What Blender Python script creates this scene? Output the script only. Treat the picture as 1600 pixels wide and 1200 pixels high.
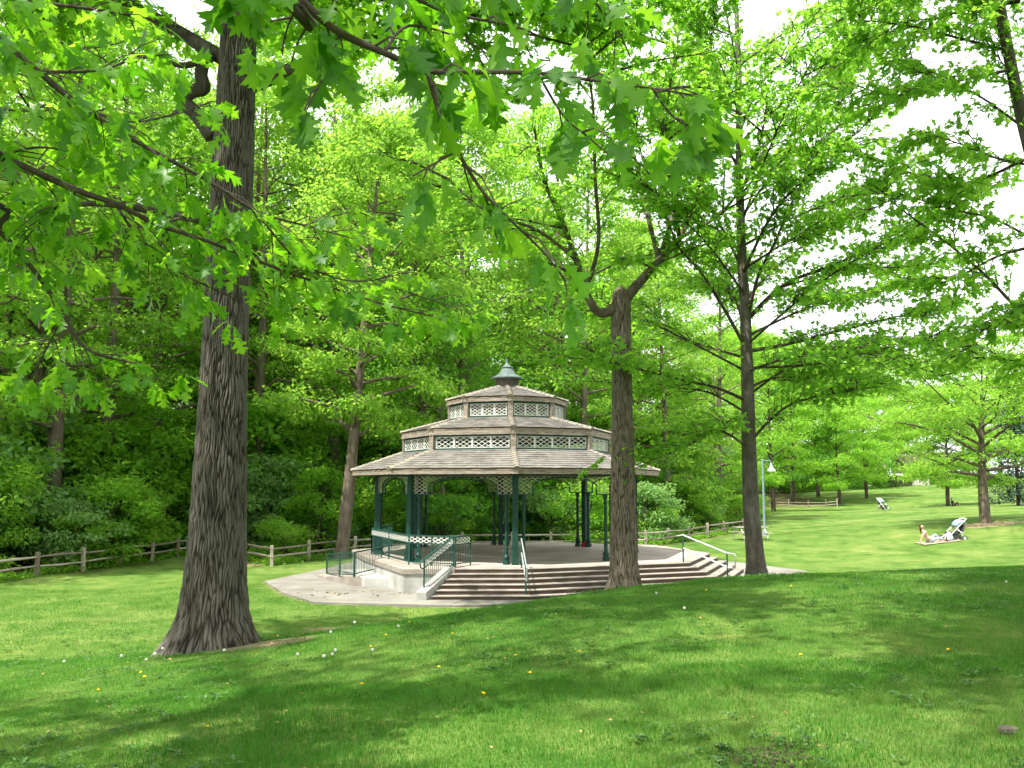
import bpy, bmesh, math, random
import numpy as np
from mathutils import Vector, Matrix, Quaternion

# ------------------------------------------------------------------ camera, sky, sun, exposure
for o in list(bpy.data.objects):
    bpy.data.objects.remove(o)
scene = bpy.context.scene
COL = scene.collection
F = 1400.0                      # focal length in photograph pixels
PITCH = math.atan(157 / F)
CZ = 3.28                       # eye height above the pavement round the bandstand
cam_data = bpy.data.cameras.new('camera')
cam_data.lens = F / 1600 * 36
cam_data.sensor_width = 36
cam_data.clip_start = 0.05
cam_data.clip_end = 2000
cam = bpy.data.objects.new('camera', cam_data)
cam.location = (0, 0, CZ)
cam.rotation_euler = (math.pi / 2 + PITCH, 0, 0)
COL.objects.link(cam)
scene.camera = cam

SUN_EL = math.radians(63)
SUN_AZ = (-0.70, -0.71)          # towards the sun, on the ground plane
SUN = Vector((SUN_AZ[0] * math.cos(SUN_EL), SUN_AZ[1] * math.cos(SUN_EL), math.sin(SUN_EL))).normalized()
world = bpy.data.worlds.new('World')
scene.world = world
world.use_nodes = True
wn = world.node_tree
wn.nodes.clear()
sky = wn.nodes.new('ShaderNodeTexSky')
sky.sky_type = 'NISHITA'
sky.sun_disc = False
sky.sun_elevation = SUN_EL
sky.sun_rotation = math.atan2(SUN_AZ[0], SUN_AZ[1])
sky.air_density = 1.0
sky.dust_density = 4.0
sky.ozone_density = 1.0
bg = wn.nodes.new('ShaderNodeBackground')
bg.inputs['Strength'].default_value = 0.15
wo = wn.nodes.new('ShaderNodeOutputWorld')
# high thin cloud veils the blue
tcw = wn.nodes.new('ShaderNodeTexCoord')
cn = wn.nodes.new('ShaderNodeTexNoise')
cn.inputs['Scale'].default_value = 2.2
cn.inputs['Detail'].default_value = 6
cr_ = wn.nodes.new('ShaderNodeValToRGB')
cr_.color_ramp.elements[0].position = 0.30; cr_.color_ramp.elements[0].color = (.72, .72, .72, 1)
cr_.color_ramp.elements[1].position = 0.62; cr_.color_ramp.elements[1].color = (.95, .95, .95, 1)
cm = wn.nodes.new('ShaderNodeMix'); cm.data_type = 'RGBA'
cm.inputs[7].default_value = (6.8, 6.85, 6.9, 1)
wn.links.new(tcw.outputs['Generated'], cn.inputs['Vector'])
wn.links.new(cn.outputs['Fac'], cr_.inputs['Fac'])
wn.links.new(cr_.outputs['Color'], cm.inputs[0])
wn.links.new(sky.outputs[0], cm.inputs[6])
wn.links.new(cm.outputs[2], bg.inputs['Color'])
wn.links.new(bg.outputs[0], wo.inputs['Surface'])
sun_data = bpy.data.lights.new('sun', 'SUN')
sun_data.energy = 5.0
sun_data.angle = math.radians(0.8)
sun_data.color = (1.0, 0.95, 0.86)
sun_obj = bpy.data.objects.new('sun', sun_data)
sun_obj.rotation_euler = SUN.to_track_quat('Z', 'Y').to_euler()
COL.objects.link(sun_obj)
vs = scene.view_settings
vs.view_transform = 'Standard'
vs.look = 'None'
vs.gamma = 1.0
vs.use_curve_mapping = False
vs.exposure = 1.2
scene.cycles.max_bounces = 8
scene.cycles.diffuse_bounces = 6
scene.cycles.transmission_bounces = 7
scene.cycles.glossy_bounces = 2
scene.cycles.use_denoising = True
scene.cycles.use_adaptive_sampling = True
scene.cycles.adaptive_threshold = 0.03
scene.cycles.volume_bounces = 0
scene.cycles.sample_clamp_indirect = 6.0

RNG = np.random.default_rng(7)
random.seed(7)

# ------------------------------------------------------------------ helpers
def P(px, py, Y):
    """A point in the place: photograph pixel + distance along the view axis in metres."""
    u = (px - 800) / F
    v = (600 - py) / F
    s, c = math.sin(PITCH), math.cos(PITCH)
    t = Y / (c - v * s)
    return Vector((u * t, Y, CZ + t * (s + v * c)))

def link(o, parent=None):
    COL.objects.link(o)
    if parent is not None:
        o.parent = parent
    return o

def tag(o, label=None, cat=None, group=None, kind=None):
    if label: o['label'] = label
    if cat: o['category'] = cat
    if group: o['group'] = group
    if kind: o['kind'] = kind
    return o

def empty(name, loc=(0, 0, 0), rz=0.0):
    o = bpy.data.objects.new(name, None)
    o.location = loc
    o.rotation_euler = (0, 0, rz)
    return link(o)

def np_mesh(name, V, Fc, rnd=None, mat=None, smooth=False):
    """Mesh from numpy arrays; Fc is (M,3) or (M,4) or a list of such arrays."""
    V = np.ascontiguousarray(V, dtype=np.float32)
    if not isinstance(Fc, (list, tuple)):
        Fc = [Fc]
    Fc = [np.asarray(f, dtype=np.int32) for f in Fc if len(f)]
    me = bpy.data.meshes.new(name)
    me.vertices.add(len(V))
    me.vertices.foreach_set('co', V.ravel())
    loops = np.concatenate([f.ravel() for f in Fc])
    counts = np.concatenate([np.full(len(f), f.shape[1], np.int32) for f in Fc])
    starts = np.concatenate([[0], np.cumsum(counts)[:-1]]).astype(np.int32)
    me.loops.add(len(loops))
    me.loops.foreach_set('vertex_index', loops)
    me.polygons.add(len(counts))
    me.polygons.foreach_set('loop_start', starts)
    if smooth:
        me.polygons.foreach_set('use_smooth', np.ones(len(counts), bool))
    if rnd is not None:
        a = me.attributes.new('rnd', 'FLOAT', 'POINT')
        a.data.foreach_set('value', np.ascontiguousarray(rnd, dtype=np.float32))
    me.update(calc_edges=True)
    if mat is not None:
        me.materials.append(mat)
    return me

def mesh_obj(name, me, parent=None, loc=None):
    o = bpy.data.objects.new(name, me)
    if loc is not None:
        o.location = loc
    return link(o, parent)

class MB:
    """Collects shapes; build() links them as ONE mesh object."""
    def __init__(self):
        self.v = []; self.f = []; self.r = []; self.n = 0
    def add(self, vs_, fs, rnd=0.5):
        b = self.n
        self.v.extend([tuple(p) for p in vs_])
        self.f.extend([tuple(i + b for i in q) for q in fs])
        self.r.extend([rnd] * len(vs_))
        self.n += len(vs_)
    def box(self, c, s, M=None, rnd=0.5):
        hx, hy, hz = s[0] / 2, s[1] / 2, s[2] / 2
        vs_ = [Vector((x * hx, y * hy, z * hz)) for x in (-1, 1) for y in (-1, 1) for z in (-1, 1)]
        if M is not None:
            vs_ = [M @ p for p in vs_]
        vs_ = [p + Vector(c) for p in vs_]
        self.add(vs_, [(0, 1, 3, 2), (4, 6, 7, 5), (0, 4, 5, 1), (2, 3, 7, 6), (0, 2, 6, 4), (1, 5, 7, 3)], rnd)
    def bar(self, a, b, w, h=None, up=(0, 0, 1), rnd=0.5):
        a = Vector(a); b = Vector(b); h = h or w
        d = (b - a)
        L = d.length
        if L < 1e-6: return
        d = d / L
        up = Vector(up)
        if abs(d.dot(up)) > 0.98: up = Vector((0, 1, 0))
        sx = d.cross(up).normalized(); uz = sx.cross(d)
        q = []
        for p in (a, b):
            for i, j in ((-1, -1), (1, -1), (1, 1), (-1, 1)):
                q.append(p + sx * (i * w / 2) + uz * (j * h / 2))
        self.add(q, [(0, 1, 2, 3), (7, 6, 5, 4), (0, 4, 5, 1), (1, 5, 6, 2), (2, 6, 7, 3), (3, 7, 4, 0)], rnd)
    def tube(self, pts, rad, n=6, cap=True, rnd=0.5):
        pts = [Vector(p) for p in pts]
        if not hasattr(rad, '__len__'): rad = [rad] * len(pts)
        vs_ = []; prev = None
        for i, p in enumerate(pts):
            d = (pts[min(i + 1, len(pts) - 1)] - pts[max(i - 1, 0)])
            d = d.normalized() if d.length > 1e-9 else Vector((0, 0, 1))
            if prev is None:
                ref = Vector((1, 0, 0)) if abs(d.x) < 0.8 else Vector((0, 1, 0))
                sx = d.cross(ref).normalized()
            else:
                sx = (prev - d * prev.dot(d)).normalized()
            prev = sx
            sy = d.cross(sx)
            for k in range(n):
                t = 2 * math.pi * k / n
                vs_.append(p + (sx * math.cos(t) + sy * math.sin(t)) * rad[i])
        fs = []
        for i in range(len(pts) - 1):
            for k in range(n):
                a = i * n + k; b = i * n + (k + 1) % n
                fs.append((a, b, b + n, a + n))
        if cap:
            fs.append(tuple(range(n - 1, -1, -1)))
            fs.append(tuple((len(pts) - 1) * n + k for k in range(n)))
        self.add(vs_, fs, rnd)
    def lathe(self, c, prof, n=12, rnd=0.5):
        c = Vector(c); vs_ = []
        for r, z in prof:
            for k in range(n):
                t = 2 * math.pi * k / n
                vs_.append(c + Vector((r * math.cos(t), r * math.sin(t), z)))
        fs = []
        for i in range(len(prof) - 1):
            for k in range(n):
                a = i * n + k; b = i * n + (k + 1) % n
                fs.append((a, b, b + n, a + n))
        fs.append(tuple(range(n - 1, -1, -1)))
        fs.append(tuple((len(prof) - 1) * n + k for k in range(n)))
        self.add(vs_, fs, rnd)
    def prism(self, poly, z0, z1, rnd=0.5):
        n = len(poly)
        z0s = z0 if hasattr(z0, '__len__') else [z0] * n
        z1s = z1 if hasattr(z1, '__len__') else [z1] * n
        vs_ = [(p[0], p[1], z0s[i]) for i, p in enumerate(poly)] + [(p[0], p[1], z1s[i]) for i, p in enumerate(poly)]
        fs = [tuple(range(n - 1, -1, -1)), tuple(range(n, 2 * n))]
        for i in range(n):
            j = (i + 1) % n
            fs.append((i, j, j + n, i + n))
        self.add(vs_, fs, rnd)
    def mesh(self, name, mat=None, smooth=False, bevel=0.0):
        me = bpy.data.meshes.new(name)
        me.from_pydata(self.v, [], self.f)
        a = me.attributes.new('rnd', 'FLOAT', 'POINT')
        a.data.foreach_set('value', np.array(self.r, np.float32))
        bm = bmesh.new(); bm.from_mesh(me)
        bmesh.ops.recalc_face_normals(bm, faces=bm.faces)
        if bevel > 0:
            bmesh.ops.bevel(bm, geom=list(bm.edges), offset=bevel, segments=1, affect='EDGES')
        bm.to_mesh(me); bm.free()
        if smooth:
            me.polygons.foreach_set('use_smooth', np.ones(len(me.polygons), bool))
        if mat is not None:
            me.materials.append(mat)
        return me
    def build(self, name, mat=None, parent=None, smooth=False, bevel=0.0, loc=None):
        return mesh_obj(name, self.mesh(name, mat, smooth, bevel), parent, loc)

# value noise -------------------------------------------------------
def _hash(ix, iy, seed):
    h = (ix.astype(np.int64) * 374761393 + iy.astype(np.int64) * 668265263 + seed * 1442695041) & 0x7fffffff
    h = ((h ^ (h >> 13)) * 1274126177) & 0x7fffffff
    h = h ^ (h >> 16)
    return (h & 0xffff) / 65535.0
def vnoise(x, y, seed=0, wrapx=0):
    x = np.asarray(x, float); y = np.asarray(y, float)
    ix = np.floor(x); iy = np.floor(y)
    fx = x - ix; fy = y - iy
    fx = fx * fx * (3 - 2 * fx); fy = fy * fy * (3 - 2 * fy)
    ix = ix.astype(np.int64); iy = iy.astype(np.int64)
    w = (lambda a: a % wrapx) if wrapx else (lambda a: a)
    a = _hash(w(ix), iy, seed); b = _hash(w(ix + 1), iy, seed)
    c = _hash(w(ix), iy + 1, seed); d = _hash(w(ix + 1), iy + 1, seed)
    return (a * (1 - fx) + b * fx) * (1 - fy) + (c * (1 - fx) + d * fx) * fy

# ------------------------------------------------------------------ materials
def new_mat(name):
    m = bpy.data.materials.new(name)
    m.use_nodes = True
    nt = m.node_tree
    nt.nodes.clear()
    out = nt.nodes.new('ShaderNodeOutputMaterial')
    return m, nt, out
def nd(nt, t, **kw):
    n = nt.nodes.new(t)
    for k, v in kw.items():
        setattr(n, k, v)
    return n
def ramp(nt, stops):
    r = nd(nt, 'ShaderNodeValToRGB')
    e = r.color_ramp.elements
    while len(e) < len(stops):
        e.new(0.5)
    for i, (p, c) in enumerate(stops):
        e[i].position = p
        e[i].color = (c[0], c[1], c[2], 1)
    return r
def noise(nt, scale, detail=4, rough=0.55, vec=None, stretch=None):
    n = nd(nt, 'ShaderNodeTexNoise')
    n.inputs['Scale'].default_value = scale
    n.inputs['Detail'].default_value = detail
    n.inputs['Roughness'].default_value = rough
    if vec is not None:
        if stretch is not None:
            mp = nd(nt, 'ShaderNodeMapping')
            mp.inputs['Scale'].default_value = stretch
            nt.links.new(vec, mp.inputs['Vector'])
            vec = mp.outputs[0]
        nt.links.new(vec, n.inputs['Vector'])
    return n

def surf_mat(name, cols, scale=8, rough=0.7, bump=0.2, stretch=None, metal=0.0, rnd_amt=0.25, spec=0.3, detail=5, dist=0.01):
    """Base colour = ramp over noise (object space) + per-piece 'rnd' attribute; bump from a finer noise."""
    m, nt, out = new_mat(name)
    L = nt.links.new
    tc = nd(nt, 'ShaderNodeTexCoord')
    n1 = noise(nt, scale, detail, 0.6, tc.outputs['Object'], stretch)
    at = nd(nt, 'ShaderNodeAttribute', attribute_name='rnd')
    ma = nd(nt, 'ShaderNodeMath', operation='MULTIPLY_ADD')
    L(at.outputs['Fac'], ma.inputs[0]); ma.inputs[1].default_value = rnd_amt * 2
    sub = nd(nt, 'ShaderNodeMath', operation='SUBTRACT')
    L(n1.outputs['Fac'], sub.inputs[0]); sub.inputs[1].default_value = rnd_amt
    L(sub.outputs[0], ma.inputs[2])
    k = len(cols)
    r = ramp(nt, [(0.3 + 0.4 * i / max(1, k - 1), c) for i, c in enumerate(cols)])
    L(ma.outputs[0], r.inputs['Fac'])
    b = nd(nt, 'ShaderNodeBsdfPrincipled')
    L(r.outputs['Color'], b.inputs['Base Color'])
    b.inputs['Roughness'].default_value = rough
    b.inputs['Metallic'].default_value = metal
    b.inputs['Specular IOR Level'].default_value = spec
    if bump > 0:
        n2 = noise(nt, scale * 5, 4, 0.65, tc.outputs['Object'], stretch)
        bp = nd(nt, 'ShaderNodeBump')
        bp.inputs['Strength'].default_value = bump
        bp.inputs['Distance'].default_value = dist
        L(n2.outputs['Fac'], bp.inputs['Height'])
        L(bp.outputs[0], b.inputs['Normal'])
    L(b.outputs[0], out.inputs['Surface'])
    return m

def leaf_mat(name, cols, trans, tmix=0.45, rough=0.5, spec=0.25, objvar=0.3):
    """Thin leaf: reflecting front, light passing through; hue from the leaf's own random value and the plant's."""
    m, nt, out = new_mat(name)
    L = nt.links.new
    at = nd(nt, 'ShaderNodeAttribute', attribute_name='rnd')
    oi = nd(nt, 'ShaderNodeObjectInfo')
    m1 = nd(nt, 'ShaderNodeMath', operation='MULTIPLY'); m1.inputs[1].default_value = 1 - objvar
    m2 = nd(nt, 'ShaderNodeMath', operation='MULTIPLY_ADD'); m2.inputs[1].default_value = objvar
    L(at.outputs['Fac'], m1.inputs[0]); L(oi.outputs['Random'], m2.inputs[0]); L(m1.outputs[0], m2.inputs[2])
    cols = [(c[0] * .92, c[1], c[2]) for c in cols]; trans = [(c[0] * .92, c[1], c[2]) for c in trans]
    k = len(cols)
    r1 = ramp(nt, [(i / (k - 1), c) for i, c in enumerate(cols)])
    r2 = ramp(nt, [(i / (len(trans) - 1), c) for i, c in enumerate(trans)])
    L(m2.outputs[0], r1.inputs['Fac']); L(m2.outputs[0], r2.inputs['Fac'])
    b = nd(nt, 'ShaderNodeBsdfPrincipled')
    b.inputs['Roughness'].default_value = rough
    b.inputs['Specular IOR Level'].default_value = spec
    L(r1.outputs['Color'], b.inputs['Base Color'])
    t = nd(nt, 'ShaderNodeBsdfTranslucent')
    L(r2.outputs['Color'], t.inputs['Color'])
    mx = nd(nt, 'ShaderNodeMixShader'); mx.inputs[0].default_value = tmix
    L(b.outputs[0], mx.inputs[1]); L(t.outputs[0], mx.inputs[2])
    L(mx.outputs[0], out.inputs['Surface'])
    return m

def bark_mat(name, cols, scale=7.0, bump=0.9, ridge=False):
    m, nt, out = new_mat(name)
    L = nt.links.new
    tc = nd(nt, 'ShaderNodeTexCoord')
    n1 = noise(nt, scale, 6, 0.65, tc.outputs['Object'], (1, 1, 0.22))
    n3 = noise(nt, scale * 0.35, 3, 0.6, tc.outputs['Object'])
    mx = nd(nt, 'ShaderNodeMath', operation='MULTIPLY_ADD'); mx.inputs[1].default_value = 0.6
    L(n1.outputs['Fac'], mx.inputs[0])
    m3 = nd(nt, 'ShaderNodeMath', operation='MULTIPLY'); m3.inputs[1].default_value = 0.4
    L(n3.outputs['Fac'], m3.inputs[0]); L(m3.outputs[0], mx.inputs[2])
    r = ramp(nt, [(0.32 + 0.36 * i / (len(cols) - 1), c) for i, c in enumerate(cols)])
    if ridge:      # furrows shaded darker in the colour so the relief shows, plates greyer
        at = nd(nt, 'ShaderNodeAttribute', attribute_name='rnd')
        mr = nd(nt, 'ShaderNodeMath', operation='MULTIPLY_ADD'); mr.inputs[1].default_value = 0.42
        sr = nd(nt, 'ShaderNodeMath', operation='SUBTRACT'); sr.inputs[1].default_value = 0.21
        L(mx.outputs[0], sr.inputs[0]); L(at.outputs['Fac'], mr.inputs[0]); L(sr.outputs[0], mr.inputs[2])
        L(mr.outputs[0], r.inputs['Fac'])
    else:
        L(mx.outputs[0], r.inputs['Fac'])
    b = nd(nt, 'ShaderNodeBsdfPrincipled')
    b.inputs['Roughness'].default_value = 0.9
    b.inputs['Specular IOR Level'].default_value = 0.15
    L(r.outputs['Color'], b.inputs['Base Color'])
    n2 = noise(nt, scale * 2.2, 6, 0.7, tc.outputs['Object'], (1, 1, 0.18))
    bp = nd(nt, 'ShaderNodeBump')
    bp.inputs['Strength'].default_value = bump
    bp.inputs['Distance'].default_value = 0.03
    L(n2.outputs['Fac'], bp.inputs['Height']); L(bp.outputs[0], b.inputs['Normal'])
    L(b.outputs[0], out.inputs['Surface'])
    return m

M = {}
M['bark_oak'] = bark_mat('bark_oak', [(0.022, 0.018, 0.013), (0.060, 0.053, 0.041), (0.115, 0.106, 0.088)], 9, 0.8, True)
M['bark_grey'] = bark_mat('bark_grey', [(0.045, 0.036, 0.026), (0.115, 0.095, 0.068), (0.19, 0.16, 0.12)], 12, 0.8, True)
M['bark_smooth'] = bark_mat('bark_smooth', [(0.05, 0.042, 0.034), (0.10, 0.088, 0.072), (0.18, 0.165, 0.145)], 10, 0.5)
M['bark_dark'] = bark_mat('bark_dark', [(0.03, 0.024, 0.018), (0.07, 0.055, 0.042), (0.12, 0.10, 0.08)], 10, 0.5)
M['bark_forest'] = bark_mat('bark_forest', [(0.06, 0.048, 0.036), (0.13, 0.105, 0.08), (0.21, 0.175, 0.14)], 6, 0.8)
G = lambda r, g, b: (r, g, b)
M['leaf_oak'] = leaf_mat('leaf_oak', [G(.020, .07, .006), G(.05, .14, .011), G(.10, .22, .02)],
                         [G(.10, .34, .006), G(.24, .57, .013), G(.44, .76, .035)], 0.55, 0.42, 0.35)
M['leaf_maple'] = leaf_mat('leaf_maple', [G(.055, .145, .016), G(.085, .20, .022), G(.12, .25, .03)],
                           [G(.27, .58, .035), G(.38, .72, .05), G(.50, .82, .07)], 0.56, 0.5, 0.25)
M['leaf_lime'] = leaf_mat('leaf_lime', [G(.09, .20, .022), G(.13, .26, .03), G(.18, .31, .04)],
                          [G(.34, .60, .05), G(.46, .72, .07), G(.58, .82, .10)], 0.5, 0.55, 0.2)
M['leaf_mid'] = leaf_mat('leaf_mid', [G(.07, .17, .018), G(.11, .235, .026), G(.155, .285, .036)],
                         [G(.32, .62, .04), G(.44, .74, .06), G(.56, .84, .08)], 0.55, 0.55, 0.2)
M['leaf_dark'] = leaf_mat('leaf_dark', [G(.032, .10, .016), G(.05, .14, .022), G(.075, .18, .026)],
                          [G(.20, .48, .03), G(.28, .58, .04), G(.37, .66, .05)], 0.5, 0.5, 0.25)
M['leaf_pale'] = leaf_mat('leaf_pale', [G(.09, .20, .045), G(.15, .27, .08), G(.23, .34, .14)],
                          [G(.30, .52, .10), G(.42, .62, .16), G(.5, .68, .25)], 0.42, 0.5, 0.2)
M['needle'] = leaf_mat('needle', [G(.03, .06, .045), G(.05, .085, .07), G(.08, .12, .105)],
                       [G(.05, .10, .06), G(.07, .13, .08), G(.09, .15, .1)], 0.15, 0.6, 0.2)
M['grass'] = leaf_mat('grass', [G(.022, .10, .008), G(.050, .152, .014), G(.135, .22, .042)],
                      [G(.07, .32, .010), G(.15, .44, .02), G(.34, .50, .075)], 0.36, 0.5, 0.2, 0.0)
M['weed'] = leaf_mat('weed', [G(.05, .13, .03), G(.09, .19, .05), G(.15, .25, .09)],
                     [G(.16, .40, .04), G(.25, .5, .06), G(.33, .55, .1)], 0.35, 0.45, 0.3, 0.0)
M['dry_leaf'] = surf_mat('dry_leaf', [G(.16, .09, .04), G(.34, .2, .08), G(.45, .3, .12)], 30, 0.7, 0.1)
M['shingle'] = surf_mat('shingle', [G(.095, .087, .077), G(.142, .132, .118), G(.185, .174, .157)], 2, 0.85, 0.3, (1, 1, 1), rnd_amt=0.10)
M['shingle_hip'] = surf_mat('shingle_hip', [G(.13, .115, .095), G(.20, .185, .16), G(.27, .225, .15)], 4, 0.85, 0.5, rnd_amt=0.15)
M['grey_wood'] = surf_mat('grey_wood', [G(.12, .095, .075), G(.23, .195, .16), G(.32, .28, .235)], 7, 0.85, 0.5, (0.5, 0.5, 3))
M['ceiling_wood'] = surf_mat('ceiling_wood', [G(.20, .145, .10), G(.28, .21, .15), G(.34, .27, .2)], 6, 0.8, 0.3)
M['post_green'] = surf_mat('post_green', [G(.003, .030, .020), G(.005, .040, .028), G(.009, .052, .037)], 5, 0.5, 0.1, spec=0.3)
M['rail_green'] = surf_mat('rail_green', [G(.006, .042, .032), G(.010, .055, .042), G(.018, .07, .055)], 6, 0.5, 0.1, spec=0.3)
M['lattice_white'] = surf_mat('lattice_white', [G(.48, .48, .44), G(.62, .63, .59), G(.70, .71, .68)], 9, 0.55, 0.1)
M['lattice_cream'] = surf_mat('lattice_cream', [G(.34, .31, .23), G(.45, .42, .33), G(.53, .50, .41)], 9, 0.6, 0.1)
M['steel'] = surf_mat('steel', [G(.40, .44, .44), G(.55, .58, .58), G(.65, .67, .67)], 9, 0.35, 0.05, metal=0.6)
M['copper'] = surf_mat('copper', [G(.05, .072, .066), G(.08, .115, .105), G(.125, .165, .155)], 5, 0.6, 0.2, (1, 1, 0.4))
M['louver'] = surf_mat('louver', [G(.07, .06, .05), G(.11, .095, .08), G(.15, .13, .11)], 6, 0.8, 0.2)
M['concrete'] = surf_mat('concrete', [G(.125, .118, .10), G(.185, .176, .152), G(.235, .225, .196)], 0.9, 0.9, 0.35, detail=8)
M['pale_concrete'] = surf_mat('pale_concrete', [G(.24, .24, .22), G(.34, .34, .315), G(.42, .42, .39)], 1.8, 0.9, 0.35, detail=8)
M['coping'] = surf_mat('coping', [G(.17, .145, .12), G(.24, .21, .18), G(.31, .275, .245)], 2.5, 0.9, 0.3, detail=8)
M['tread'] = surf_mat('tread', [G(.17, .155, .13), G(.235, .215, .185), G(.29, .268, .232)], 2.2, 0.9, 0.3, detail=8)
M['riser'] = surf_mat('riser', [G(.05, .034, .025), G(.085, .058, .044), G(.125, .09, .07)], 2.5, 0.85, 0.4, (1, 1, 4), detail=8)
M['floor'] = surf_mat('floor', [G(.24, .21, .18), G(.33, .29, .25), G(.40, .355, .31)], 1.0, 0.85, 0.2, detail=8)
M['fence_wood'] = surf_mat('fence_wood', [G(.17, .14, .105), G(.28, .235, .185), G(.38, .33, .27)], 8, 0.9, 0.6, (1, 1, 3))
M['lamp_blue'] = surf_mat('lamp_blue', [G(.12, .20, .22), G(.16, .25, .275), G(.21, .30, .33)], 5, 0.45, 0.05)
M['petal'] = surf_mat('petal', [G(.75, .50, .01), G(.85, .60, .015), G(.9, .68, .03)], 40, 0.7, 0)
M['puff'] = surf_mat('puff', [G(.6, .6, .56), G(.72, .72, .68), G(.8, .8, .77)], 40, 0.9, 0)
M['stone'] = surf_mat('stone', [G(.11, .085, .065), G(.17, .14, .11), G(.24, .2, .16)], 14, 0.9, 0.5)
M['soil'] = surf_mat('soil', [G(.04, .028, .02), G(.075, .055, .04), G(.12, .09, .065)], 14, 0.95, 0.6)
M['skin'] = surf_mat('skin', [G(.50, .29, .20), G(.56, .33, .235), G(.6, .37, .27)], 6, 0.55, 0.0)
M['hair'] = surf_mat('hair', [G(.06, .022, .012), G(.10, .04, .02), G(.14, .06, .03)], 20, 0.5, 0.2)
M['pink_cloth'] = surf_mat('pink_cloth', [G(.58, .38, .34), G(.68, .48, .43), G(.74, .56, .5)], 12, 0.9, 0.2)
M['tan_cloth'] = surf_mat('tan_cloth', [G(.34, .26, .20), G(.42, .34, .27), G(.5, .42, .34)], 12, 0.9, 0.2)
M['dark_cloth'] = surf_mat('dark_cloth', [G(.02, .022, .028), G(.035, .038, .046), G(.055, .06, .07)], 12, 0.9, 0.2)
M['white_cloth'] = surf_mat('white_cloth', [G(.34, .37, .43), G(.44, .47, .53), G(.54, .57, .62)], 12, 0.9, 0.2)
M['blue_cloth'] = surf_mat('blue_cloth', [G(.12, .20, .36), G(.2, .3, .48), G(.3, .4, .58)], 12, 0.85, 0.2)
M['red_cloth'] = surf_mat('red_cloth', [G(.22, .015, .02), G(.34, .025, .03), G(.42, .05, .05)], 12, 0.8, 0.2)
M['rubber'] = surf_mat('rubber', [G(.012, .012, .013), G(.02, .02, .022), G(.03, .03, .032)], 9, 0.8, 0.1)
M['white_paint'] = surf_mat('white_paint', [G(.68, .68, .66), G(.78, .78, .76), G(.82, .82, .8)], 3, 0.35, 0.0, spec=0.5)
M['glass'] = surf_mat('glass', [G(.02, .025, .03), G(.03, .035, .042), G(.04, .05, .06)], 3, 0.08, 0.0, spec=0.8)
M['brick'] = surf_mat('brick', [G(.20, .10, .07), G(.28, .15, .11), G(.33, .2, .15)], 6, 0.9, 0.3)
M['render_wall'] = surf_mat('render_wall', [G(.36, .33, .3), G(.44, .41, .38), G(.52, .5, .46)], 2, 0.9, 0.2)
M['roof_tile'] = surf_mat('roof_tile', [G(.10, .07, .06), G(.15, .11, .09), G(.2, .15, .13)], 6, 0.9, 0.4)

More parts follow.
